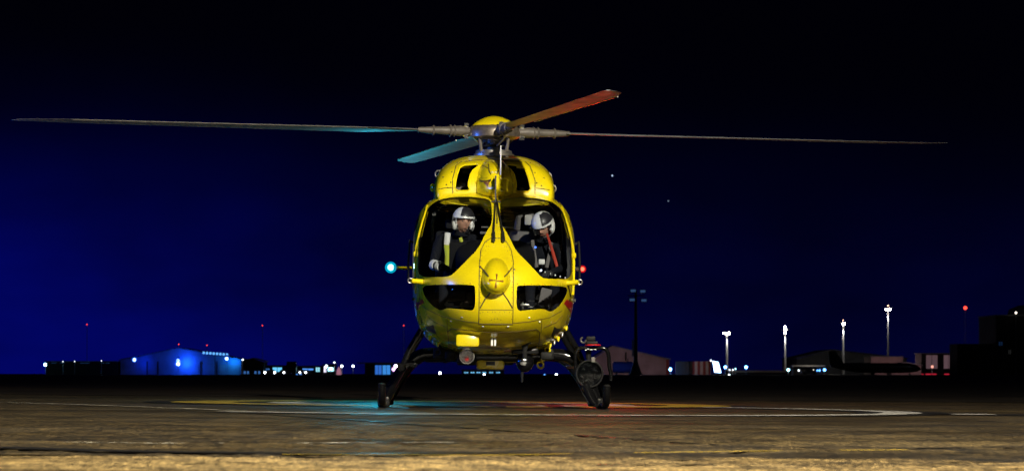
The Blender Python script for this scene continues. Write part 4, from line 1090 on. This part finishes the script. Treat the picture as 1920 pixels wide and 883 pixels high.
bm_ = thing('blue_apron_light', 'blue apron light on a short post left of the frame', 'floodlight', (-15.0, 33.5, gz(-15, 33.5)))
MB().tube([(0, 0, 0), (0, 0, 2.6)], [.07, .05], 12).build('pole', M['pole'], bm_)
MB().rbox((0, 0, 2.75), (.4, .5, .35), .04).build('lamp_head', M['blackrough'], bm_)
MB().box((.21, 0, 2.75), (.02, .4, .25)).build('lamp_glass', lampmat('blue_lens', (.03, .2, 1.0), 12), bm_)
point_light('blue_lamp', (.35, 0, 2.75), 3600, (.02, .16, 1.0), .15, bm_, spot=26, aim=(14.5, 1.5, 1.7), blend=.5)

# ================================================================== BACKGROUND across the airfield
def bgmat(name, base, rough=.8): return mat(name, base, rough, noise=(.25, .25))
M['wallgrey'] = bgmat('cladding_grey', (.30, .31, .33)); M['walldark'] = bgmat('cladding_dark', (.010, .010, .012)); M['wallpink'] = bgmat('cladding_cream', (.34, .26, .25))
M['roofgrey'] = bgmat('roof_grey', (.16, .17, .19)); M['tank'] = bgmat('tank_blue', (.03, .05, .22)); M['vehred'] = bgmat('container_red', (.22, .03, .02)); M['vehwhite'] = bgmat('container_white', (.42, .34, .26))
M['blue_halo'] = halo_shell('blue_halo_shell', (.01, .10, 1.0), 1.0)  # painted halo of the blue hangar lamps
LM = {}
def lm(c, s):
    k = (c, s)
    if k not in LM: LM[k] = lampmat('lamp_glow', c, s)
    return LM[k]
BLUE, CYANW, WHITE, WARM, REDL = (.10, .34, 1.0), (.35, .85, 1.0), (.85, .93, 1.0), (1.0, .90, .74), (1.0, .05, .03)
GZ = 0.0
def ppm(d): return F / d
def facade(px0, px1, py_top, d, name, label, depth=18, wall='wallgrey', roof='flat', roof_px=None, rise=0, over=.6, cat='building', peak=None):
    """building with wall, roof, plinth; px are photo columns of its front, py_top its eaves row"""
    a, b = at(px0, py_top, d), at(px1, py_top, d); w = b.x - a.x; h = a.z; cx = (a.x + b.x) / 2
    t = thing(name, label, cat, (cx, d, 0))
    MB().box((0, depth / 2, h / 2), (w, depth, h)).build('wall', M[wall], t, smooth=False)
    if roof == 'flat':
        MB().box((0, depth / 2, h + .15), (w + over, depth + over, .3)).build('roof', M['roofgrey'], t, smooth=False)
    else:
        pk = (at(peak, 0, d).x - cx) if peak else 0; r = rise / ppm(d)
        mb = MB(); x0, x1 = -w / 2 - over, w / 2 + over
        mb.add([(x0, -over, h), (pk, -over, h + r), (x1, -over, h), (x0, depth + over, h), (pk, depth + over, h + r), (x1, depth + over, h), (x0, -over, h + .25), (pk, -over, h + r + .3), (x1, -over, h + .25), (x0, depth + over, h + .25), (pk, depth + over, h + r + .3), (x1, depth + over, h + .25)],
               [(0, 1, 7, 6), (1, 2, 8, 7), (3, 9, 10, 4), (4, 10, 11, 5), (6, 7, 10, 9), (7, 8, 11, 10), (0, 3, 4, 1), (1, 4, 5, 2), (0, 6, 9, 3), (2, 5, 11, 8)])
        mb.build('roof', M['roofgrey'], t, smooth=False)
        gb = MB(); gb.add([(-w / 2, 0, h), (w / 2, 0, h), (pk, 0, h + r), (-w / 2, .3, h), (w / 2, .3, h), (pk, .3, h + r)], [(0, 1, 2), (5, 4, 3), (0, 3, 4, 1), (1, 4, 5, 2), (2, 5, 3, 0)])
        gb.build('gable', M[wall], t, smooth=False)
    t['_d'] = d; return t
def panel(t, px0, px1, py0, py1, d, name, m, proud=.06):
    a, b = at(px0, py0, d), at(px1, py1, d); o = t.location
    c = ((a.x + b.x) / 2 - o.x, -proud, max(.05, (a.z + b.z) / 2) - o.z)
    return MB().box(c, (abs(b.x - a.x), .08, abs(a.z - b.z))).build(name, m, t, smooth=False)
def window(t, px0, px1, py0, py1, d, glow, s):
    w = panel(t, px0, px1, py0, py1, d, 'window', lm(glow, s), .08)
    a, b = at(px0, py0, d), at(px1, py1, d); o = t.location; k = MB()
    z0, z1 = b.z - o.z, a.z - o.z; x0, x1 = a.x - o.x, b.x - o.x; fw = .12
    for c, q in (((x0, z0), (x1, z0)), ((x0, z1), (x1, z1)), ((x0, z0), (x0, z1)), ((x1, z0), (x1, z1)), (((x0 + x1) / 2, z0), ((x0 + x1) / 2, z1))):
        k.box(((c[0] + q[0]) / 2, -.16, (c[1] + q[1]) / 2), (abs(q[0] - c[0]) + fw, .1, abs(q[1] - c[1]) + fw))
    k.build('frame', M['walldark'], w, smooth=False); return w
def lamp(px, py, d, c, s, label, r_px=2.2, pole=True, energy=0, ecol=None, group=None, cat='lamp', name='apron_lamp', front=4.0, esize=.4):
    p = at(px, py, d); t = thing(name, label, cat, (p.x, d, 0), group)
    r = r_px / ppm(d)
    if r_px >= 4 and c is BLUE:                     # glowing blue shell imitates a halo round the bulb
        MB().ball((0, 0, p.z), r, 14).build('globe', M['blue_halo'], t); MB().ball((0, 0, p.z), r * .55, 12).build('bulb', lm((.45, .72, 1.0), s), t)
    else: MB().ball((0, 0, p.z), r, 14).build('globe', lm(c, s), t)
    MB().lathe([(r * .5, r * 1.0), (r * .45, r * 1.2), (r * .2, r * 1.35)], (0, 0, p.z), (0, 0, 1), 14).build('hood', M['walldark'], t)
    if pole: MB().tube([(0, .3, 0), (0, .3, p.z)], max(.08, .3 / ppm(d)), 8).build('pole', M['pole'], t)
    if energy: point_light('lamp_light', (0, -front if front else 0, p.z - .6), energy, ecol or c, esize, t)
    return t
D = 1000.0
# --- far left terminal and hangar
b = facade(86, 222, 678, D, 'terminal_building', 'long low dim building at the far left of the airfield', 20, 'walldark')
for a, c_ in ((96, 106), (112, 122), (150, 168), (188, 196), (198, 206)): window(b, a, c_, 676.5 + 3, 681, D, BLUE, .10)
lamp(85, 683, D - 12, CYANW, 22, 'pale cyan lamp at the far left end of the low building', 2.6, name='apron_lamp')
for k, (px, py) in enumerate(((118, 677.5), (140, 677), (190, 676))):
    lamp(px, py, D - 9, WHITE, 2.2, ['first', 'second', 'third'][k] + ' tiny roof light from the left on the long low building', 1.0, name='roof_lamp', pole=True)
hg = facade(226, 452, 675, D, 'hangar', 'wide blue lit hangar behind three bright blue lamps', 40, 'wallgrey', 'gable', rise=22, peak=335)
for a, c_ in ((232, 274), (282, 294), (298, 372), (380, 404)): panel(hg, a, c_, 681, 702, D, 'hangar_door', M['wallgrey'], .10)
panel(hg, 411, 449, 683, 702, D, 'hangar_door', M['vehwhite'], .14)
for px in (276, 296, 376, 407): panel(hg, px - 1, px + 1, 677, 702, D, 'downpipe', M['walldark'], .2)
LB = (.10, .30, 1.0)
lamp(252, 674, D - 26, BLUE, 9, 'single bright blue lamp at the left end of the hangar', 5.2, energy=420, ecol=(.0,.03,1.0), front=-23)
lamp(334, 676, D - 26, BLUE, 10, 'brightest double blue lamp in the middle of the hangar', 5.4, energy=2600, ecol=(.005, .07, 1.0), front=-23.5)
lamp(334, 682, D - 27, BLUE, 9, 'lower blue lamp just under the middle hangar lamp', 6.0)
lamp(425, 672, D - 26, BLUE, 10, 'bright blue lamp over the pale right hangar door', 5.2, energy=1100, ecol=(.005, .18, 1.0), front=-23.5)
fs_ = thing('roof_light_strip', 'slanting string of pale blue lights above the right hangar door', 'light strip', at(382, 661, D - 14))
for k in range(8): MB().ball((k * 1.05, 0, -.08 * k), .42, 10).build('bulb', lm((.12, .42, 1.0), 1.3), fs_)
MB().tube([(-.3, 0, 0), (8.0, 0, -.6)], .08, 6).build('cable', M['walldark'], fs_)
MB().tube([(3.5, .6, -.3), (3.5, .6, -at(382, 661, D).z)], .1, 6).build('support_post', M['walldark'], fs_)
for px, py, nm in ((163, 608, 'red obstruction light on a thin mast above the far left terminal'), (335, 645, 'tiny red light on the peak of the blue hangar'), (388, 647, 'tiny red light above the right slope of the blue hangar'), (492, 610, 'red obstruction light on a thin mast right of the blue hangar'), (757, 610, 'red obstruction light on a thin mast close beside the helicopter')):
    lamp(px, py, D + 60, REDL, 1.6, nm, 1.3, name='obstruction_light')
# --- middle left: small buildings, vehicles and lamps
b = facade(455, 494, 678, D - 30, 'office_block', 'small dark office with pale windows beside the blue hangar', 15, 'walldark', 'gable', rise=6)
for a in (457, 463, 477, 484): window(b, a, a + 4, 695, 701, D - 30, BLUE, .5)
lamp(455, 674, D - 42, WHITE, 6, 'small pale lamp at the corner of the dark office', 1.4)
b = facade(494, 536, 686, D - 20, 'glass_pavilion', 'low pavilion with bright cyan windows beside the dark office', 12, 'walldark')
window(b, 511, 529, 688, 697, D - 20, (.15, .62, 1.0), 1.0); window(b, 496, 506, 690, 696, D - 20, BLUE, .35)
b = facade(553, 602, 687, D - 20, 'service_building', 'low service building with a lit window strip behind parked cars', 12, 'walldark')
window(b, 555, 566, 697, 703, D - 20, BLUE, .8); window(b, 567, 588, 690, 694, D - 20, BLUE, .9); window(b, 592, 600, 688, 697, D - 20, CYANW, .9)
b = facade(606, 628, 684, D - 26, 'gatehouse', 'small brightly lit gatehouse right of the service building', 8, 'walldark')
window(b, 607, 613, 686, 698, D - 26, (.8, .75, 1.0), 1.6); window(b, 614, 626, 688, 696, D - 26, (.4, .85, 1.0), 2.0)
tn = thing('pink_tent', 'small pinkish peaked tent beside the gatehouse', 'tent', at(635.5, 703, D - 40))
tn.location.z = 0
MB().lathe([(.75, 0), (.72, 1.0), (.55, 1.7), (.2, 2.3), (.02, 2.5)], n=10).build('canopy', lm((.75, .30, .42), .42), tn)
MB().tube([(0, 0, 2.4), (0, 0, 2.8)], .04, 6).build('pole', M['walldark'], tn)
b = facade(684, 733, 681, D - 60, 'control_building', 'flat roofed building with two tall blue windows beside the skid', 14, 'walldark', over=4.5)
window(b, 703, 716, 684, 702, D - 60, (.05, .25, 1.0), .55); window(b, 717, 732, 684, 702, D - 60, (.06, .35, 1.0), .7)
lamp(742, 686, D - 74, (1.0, .8, .95), 10, 'white lamp at the right corner of the flat roofed building', 3.0)
lamp(738, 692, D - 74, (.8, .45, .9), 2.2, 'pinkish globe lamp below the white corner lamp', 3.8)
for px, py, s, nm in ((612, 686, 16, 'white lamp over the left end of the gatehouse'), (620, 691, 16, 'white lamp over the gatehouse entrance'), (627, 679, 5, 'small high lamp above the gatehouse roof'), (641, 686, 14, 'white lamp over the dark yard beside the pink tent'), (662, 686, 10, 'white lamp halfway from the pink tent to the flat roofed building'),
                      (825, 699, 26, 'cyan white lamp under the helicopter belly'), (908, 702, 10, 'pale lamp below the window strip under the helicopter'), (1043, 702, 16, 'white lamp seen between the right cross tubes'), (1021, 702, 3, 'dim blue lamp seen between the right cross tubes')):
    lamp(px, py, D - 50, WHITE if s > 3 else BLUE, s, nm, 2.0 if s > 9 else 1.4, name='yard_lamp')
b = facade(866, 945, 694, D - 10, 'distant_shed', 'low shed with a lit window strip under the helicopter belly', 12, 'walldark')
for a in (870, 882, 893, 904, 917, 930): window(b, a, a + 8, 696.5, 699.5, D - 10, (.2, .6, 1.0), .9)
def car(px, d, label, paint, lights=None, length=4.4, h=1.5, van=False):
    t = thing('parked_van' if van else 'parked_car', label, 'van' if van else 'car', (at(px, 700, d).x, d, 0))
    mb = MB(); prof = [(-length / 2, .35), (-length / 2, .8), (-length * .30, .92), (-length * .18, h), (length * .24, h), (length * .40, .98), (length / 2, .9), (length / 2, .35)] if not van else [(-length / 2, .35), (-length / 2, 1.1), (-length * .40, h), (length / 2, h), (length / 2, .35)]
    n = len(prof); mb.add([(x, -.85, z) for x, z in prof] + [(x, .85, z) for x, z in prof], [tuple(range(n))[::-1], tuple(range(n, 2 * n))] + [(i, (i + 1) % n, n + (i + 1) % n, n + i) for i in range(n)])
    mb.build('body', paint, t, smooth=False)
    for sx in (-.3, .3):
        for sy in (-.8, .8): MB().lathe([(.32, -.1), (.32, .1)], (sx * length, sy, .32), (0, 1, 0), 14).build('wheel', M['seal'], t)
    MB().box((0.02 * length, -.86, h * .78), (length * .34, .03, h * .22)).build('side_window', M['seal'], t, smooth=False)
    for x, c, s in lights or ():
        MB().ball((x, -.95, .7), .28, 10).build('headlight', lm(c, s), t)
    return t
M['cardark'] = mat('dark_car_paint', (.02, .02, .025), .3, coat=.6); M['carlight'] = mat('light_car_paint', (.4, .4, .42), .3, coat=.6)
car(506, D - 80, 'dark car with two white headlights in front of the bright pavilion', M['cardark'], [(-1.4, WHITE, 16), (1.5, WHITE, 16)])
car(532, D - 82, 'dark car with one headlight at the right end of the bright pavilion', M['cardark'], [(.1, WHITE, 12)])
car(569, D - 84, 'dark car with two headlights in front of the service building', M['cardark'], [(-1.0, WHITE, 8), (.7, WHITE, 18)])
pf = car(546, D - 70, 'tall black van between the pavilion and the service building', M['cardark'], None, 3.2, 4.0, True)
# --- right group
hp = facade(1110, 1255, 674, D, 'gabled_hangar', 'pinkish gabled hangar behind the unlit floodlight tower', 40, 'wallpink', 'gable', rise=25, peak=1148)
panel(hp, 1100, 1240, 681, 702, D, 'hangar_door', M['wallpink'], .1)
for px in (1173, 1174.5): pass
panel(hp, 1249, 1254, 674, 702, D, 'corner_post', M['vehred'], .15)
panel(hp, 1172, 1175, 660, 676, D, 'vent_pipe', M['walldark'], .2)
point_light('wall_wash', (2, -26, 3.0), 2600, (1.0, .62, .62), .5, hp)
tk = thing('fuel_tank', 'blue cylindrical fuel tank on dark cradle before the gabled hangar', 'tank', (at(1168, 700, D - 40).x, D - 40, 0))
MB().lathe([(.2, -3.2), (1.5, -3.1), (1.75, -2.7), (1.75, 2.7), (1.5, 3.1), (.2, 3.2)], (0, 0, 2.3), (1, 0, 0), 20).build('tank_shell', M['tank'], tk)
for x in (-2, 2): MB().box((x, 0, .5), (.5, 2.4, 1.0)).build('cradle', M['walldark'], tk)
MB().tube([(1.5, 0, 3.9), (1.5, 0, 5.0)], .15, 8).build('vent', M['walldark'], tk)
point_light('tank_wash', (-4, -12, 3.4), 700, (.2, .35, 1.0), .3, tk)
ft = thing('floodlight_tower', 'unlit floodlight tower with four lamp boxes in front of gabled hangar', 'floodlight', (at(1192, 700, D - 60).x, D - 60, 0))
dft = D - 60; kp = ppm(dft)
MB().tube([(0, 0, 0), (0, 0, at(0, 545, dft).z)], [.7, .35], 10).build('pole', M['walldark'], ft)
MB().lathe([(2.2, 0), (1.6, 1.2), (.9, 3.2), (.7, 4.0)], n=12).build('base', M['walldark'], ft)
MB().tube([(-.9, -.2, at(0, 668, dft).z), (-.9, -.2, at(0, 637, dft).z)], .28, 8).build('cable_duct', M['wallgrey'], ft)
for px, py in ((1187, 545), (1205, 546), (1185, 562), (1207, 563)):
    p = at(px, py, dft); x = p.x - ft.location.x
    fx = MB().rbox((x, -.5, p.z), (1.9, .6, 1.1), .1).build('lamp_box', M['wallgrey'], ft)
    MB().box((x, -.85, p.z), (1.5, .05, .7)).build('lens', lm((.10, .25, .62), .22), fx)  # faint blue glow put into the unlit lens
MB().tube([(-2.4, -.1, at(0, 554, dft).z), (2.6, -.1, at(0, 554, dft).z)], .15, 6).build('cross_arm', M['walldark'], ft)
lamp(1257, 692, D - 30, (.2, .6, 1.0), 26, 'cyan blue lamp at the corner of the gabled hangar', 2.4, energy=900, ecol=(.15, .4, 1.0), pole=True)
cb_ = thing('dark_container', 'plain dark container left of the striped one', 'container', (at(1283, 700, D - 30).x, D - 30, 0))
MB().box((0, 1.5, 2.1), (5.2, 3, 4.2)).build('box_body', M['walldark'], cb_, smooth=False)
for k in range(5): MB().box((-2.1 + k * 1.05, -.05, 2.1), (.12, .1, 4.0)).build('rib', M['seal'], cb_, smooth=False)
sc_ = thing('striped_container', 'red and cream vertically striped container beside the bright panel', 'container', (at(1313, 700, D - 30).x, D - 30, 0))
wst = 41 / ppm(D - 30)
for k in range(8): MB().box((-wst / 2 + (k + .5) * wst / 8, 1.5, 2.1), (wst / 8 - .04, 3, 4.2)).build('stripe_panel', M['vehred'] if k % 2 else M['vehwhite'], sc_, smooth=False)
point_light('container_wash', (-3, -9, 2.2), 420, (1.0, .66, .42), .3, sc_)
bp_ = thing('lit_billboard', 'leaning bright bluish white lit panel right of the striped container', 'billboard', (at(1345, 700, D - 30).x, D - 30, 0))
MB().add([(-.9, 0, .8), (1.2, 0, .6), (.3, 0, 4.0), (-1.5, 0, 4.3), (-.9, .2, .8), (1.2, .2, .6), (.3, .2, 4.0), (-1.5, .2, 4.3)], [(0, 1, 2, 3), (7, 6, 5, 4), (0, 4, 5, 1), (1, 5, 6, 2), (2, 6, 7, 3), (3, 7, 4, 0)]).build('panel', lm((.45, .72, 1.0), 6), bp_, smooth=False)
MB().tube([(0, .3, 0), (0, .3, 2.2)], .1, 6).build('post', M['walldark'], bp_)
for px, py, c, s, r_, nm in ((1333, 675.5, WHITE, 6, 1.3, 'small white lamp over the striped container'), (1360, 688, BLUE, 34, 2.4, 'blue white lamp right of the bright leaning panel'), (1399, 688, BLUE, 34, 2.4, 'lone blue white lamp over the low white roof'), (1368, 693, WHITE, 5, 1.2, 'first of three tiny lamps under the lone blue lamp'), (1374, 693, WHITE, 5, 1.2, 'second of three tiny lamps under the lone blue lamp'), (1379, 691, CYANW, 5, 1.3, 'greenish tiny lamp under the lone blue lamp'), (1367, 703, WHITE, 16, 1.8, 'low white lamp on the ground line under the first lit mast'), (1478, 693, CYANW, 18, 2.2, 'cyan lamp beside the foot of the second lit mast')):
    lamp(px, py, D - 70, c, s, nm, r_, name='yard_lamp')
b = facade(1366, 1482, 695.5, D - 20, 'long_shed', 'long low white roofed shed behind the lit masts', 14, 'walldark')
MB().box((0, -.2, at(0, 696, D).z), (19, .3, .6)).build('fascia', M['vehwhite'], b, smooth=False)
def mast(px, py, label, lamps, d=D + 80, top=None, energy=6500, aim=-1, es=60):
    p = at(px, py, d); t = thing('lit_mast', label, 'light mast', (p.x, d, 0), 'lit masts along the apron edge')
    MB().tube([(0, 0, 0), (0, 0, p.z - .2)], [.42, .28], 10).build('pole', M['wallgrey'], t)
    MB().box((0, 0, p.z + .45), (2.6, .8, .25)).build('crown_frame', M['walldark'], t, smooth=False)
    for dx, dz, r_ in lamps:
        MB().ball((dx / ppm(d), -.5, p.z + dz / ppm(d)), r_ / ppm(d), 12).build('lamp', lm(WARM, es), t)
    if top:
        MB().ball((0, 0, p.z + top[0] / ppm(d)), top[1] / ppm(d), 10).build('beacon', lm((1.0, .45, .30), top[2]), t)
        MB().tube([(0, 0, p.z), (0, 0, p.z + top[0] / ppm(d))], .12, 6).build('beacon_post', M['walldark'], t)
    if energy:
        point_light('mast_light', (0, -.9, p.z - 1.6), energy, (1.0, .94, .84), .5, t, spot=140, aim=(aim * p.z * .6, -6, 0), blend=.8)
    return t
mast(1363, 625, 'shortest lit mast with a side lamp, nearest the striped container', ((2.5, 0, 2.6), (-6, .5, 1.5), (0, -.5, 2.0)))
mast(1472, 621, 'lit mast with three lamps stacked upright', ((0, 8, 2.0), (.5, 3, 2.2), (-.5, -3, 1.8)))
mast(1581, 607, 'lit mast with a small red beacon, behind the dark airliner tail', ((0, 0, 2.4), (1.5, 0, 1.8)), top=(7, 1.2, 4))
mast(1665, 580, 'tallest lit mast with a wide lamp crown and white beacon', ((-4, 0, 1.5), (0, 0, 2.2), (4, 0, 1.5)), top=(7, 1.3, 6))
lamp(1810, 577, D + 40, REDL, 3.2, 'large dim red beacon on a thin dark mast', 3.4, name='red_beacon_mast', cat='beacon')
b = facade(1494, 1700, 672, D + 120, 'large_hangar', 'wide faint blue hangar roof behind the lit masts', 60, 'roofgrey', 'gable', rise=16, peak=1560)
b = facade(1488, 1543, 687, D - 90, 'bus_shelter', 'pale roofed open shelter with lights inside, left of the airliner tail', 8, 'walldark', over=1.5)
MB().box((0, -1.2, at(0, 685.5, D - 90).z), (9.6, 1.4, .45)).build('canopy', M['carlight'], b, smooth=False)
point_light('shelter_wash', (0, -6, 4.2), 300, (1.0, .85, .66), .3, b)
for a, c, s in ((1496, WHITE, 5), (1523, WARM, 4), (1531, BLUE, 5), (1535, BLUE, 8)): window(b, a, a + 3.4, 692, 696, D - 90, c, s)
lamp(1546, 693, D - 92, BLUE, 9, 'soft blue lamp at the right end of the pale shelter', 2.6)
car(1517, D - 120, 'white car parked in front of the pale roofed shelter', M['carlight'])
# airliner in silhouette
al = thing('airliner', 'dark parked airliner in silhouette with tall tail fin', 'aircraft', (at(1640, 700, D - 150).x, D - 150, 0))
mb = MB(); rings = []
for x, r_, z in ((-12.0, .3, 2.6), (-9, .9, 2.3), (-5, 1.35, 2.0), (4, 1.4, 1.9), (9, 1.35, 1.9), (11.5, .9, 1.8), (12.6, .25, 1.65)):
    rings.append([Vector((x, r_ * math.cos(a), z + r_ * math.sin(a))) for a in (2 * math.pi * j / 18 for j in range(18))])
mb.loft(rings); mb.build('fuselage', M['cardark'], al)
MB().add([(-12.2, -.1, 2.6), (-8.2, -.1, 2.9), (-10.6, -.1, 6.4), (-12.6, -.1, 6.4), (-12.2, .1, 2.6), (-8.2, .1, 2.9), (-10.6, .1, 6.4), (-12.6, .1, 6.4)], [(0, 1, 2, 3), (7, 6, 5, 4), (0, 4, 5, 1), (1, 5, 6, 2), (2, 6, 7, 3), (3, 7, 4, 0)]).build('tail_fin', M['cardark'], al, smooth=False)
for sg in (-1, 1):
    MB().add([(-1, sg * 1.2, 1.5), (3, sg * 1.2, 1.5), (-3.5, sg * 11, 2.1), (-4.6, sg * 11, 2.1), (-1, sg * 1.2, 1.75), (3, sg * 1.2, 1.75), (-3.5, sg * 11, 2.2), (-4.6, sg * 11, 2.2)], [(0, 1, 2, 3), (7, 6, 5, 4), (0, 4, 5, 1), (1, 5, 6, 2), (2, 6, 7, 3), (3, 7, 4, 0)]).build('wing', M['cardark'], al, smooth=False)
    MB().lathe([(.35, -1.2), (.55, -.9), (.6, .6), (.45, 1.2)], (.6, sg * 4, 1.15), (1, 0, 0), 14).build('engine', M['cardark'], al)
    MB().lathe([(.4, -.15), (.4, .15)], (-.5, sg * 1.4, .4), (0, 1, 0), 12).build('wheel', M['seal'], al)
MB().lathe([(.3, -.12), (.3, .12)], (9.5, 0, .3), (0, 1, 0), 12).build('nose_wheel', M['seal'], al)
MB().tube([(9.5, 0, .3), (9.5, 0, 1.0)], .1, 6).build('nose_strut', M['seal'], al)
b = facade(1633, 1693, 669, D + 30, 'cream_building', 'cream flat building behind the airliner, under the tallest mast', 20, 'wallpink')
point_light('wall_wash', (0, -14, 4.0), 1100, (1.0, .60, .62), .5, b)
b = facade(1672, 1727, 685, D - 20, 'cream_workshop', 'low cream workshop with sloping roof beside the tall lit windows', 14, 'wallpink', 'gable', rise=5)
point_light('wall_wash', (0, -12, 3.0), 900, (1.0, .58, .62), .5, b)
b = facade(1728, 1800, 663, D - 10, 'lit_office', 'office with three tall pinkish lit windows above red lights', 16, 'walldark')
window(b, 1736, 1758, 665, 691, D - 10, (.62, .36, .42), .13); window(b, 1769, 1787, 665, 691, D - 10, (.62, .36, .42), .15); window(b, 1797, 1807, 669, 676, D - 10, (1.0, .75, .8), .35); window(b, 1797, 1807, 679, 686, D - 10, (1.0, .75, .8), .35)
for a, c_ in ((1727, 1732), (1735, 1756), (1770, 1790)): window(b, a, c_, 699.5, 704, D - 10, (.9, .03, .07), .45)
lamp(1728, 704, D - 30, (1.0, .45, .40), 3.5, 'pinkish red lamp at the left foot of the tall lit office', 1.6)
lamp(1748, 687, D - 30, (1.0, .40, .30), 1.4, 'dim orange lamp before the first tall lit window', 2.6)
lamp(1837, 703, D - 100, (.35, .5, 1.0), 14, 'large blue lamp at the foot of the dark tower block', 3.0, energy=200, ecol=(.2, .35, 1.0))
b = facade(1868, 1990, 592, D - 200, 'dark_tower_block', 'tall black tower block at the far right edge', 30, 'walldark')
MB().box((-14, 6, 4.0), (9.0, 14, 8.0)).build('side_wing', M['walldark'], b, smooth=False)
MB().lathe([(6, 0), (5.5, 1.6), (3.0, 2.6)], (2, 10, at(0, 590, D - 200).z), (0, 0, 1), 16).build('roof_dome', M['roofgrey'], b)
window(b, 1890, 1896, 655, 664, D - 200, (.5, .5, .5), .02); window(b, 1872, 1880, 640, 648, D - 200, BLUE, .03)
lamp(1905, 586, D - 202, WARM, 5, 'small warm lamp on top of the dark tower block', 1.8, energy=0)
for px, py, s, nm in ((1148, 329.5, 1.2, 'brighter tiny bluish star above the floodlight tower'), (1253, 377, .25, 'faint tiny star right of the brighter one')):
    o = MB().ball(at(px, py, 6000), 1.6, 8).build('star', lm((.55, .72, 1.0), s)); tag(o, nm, 'star')

bpy.context.view_layer.update()
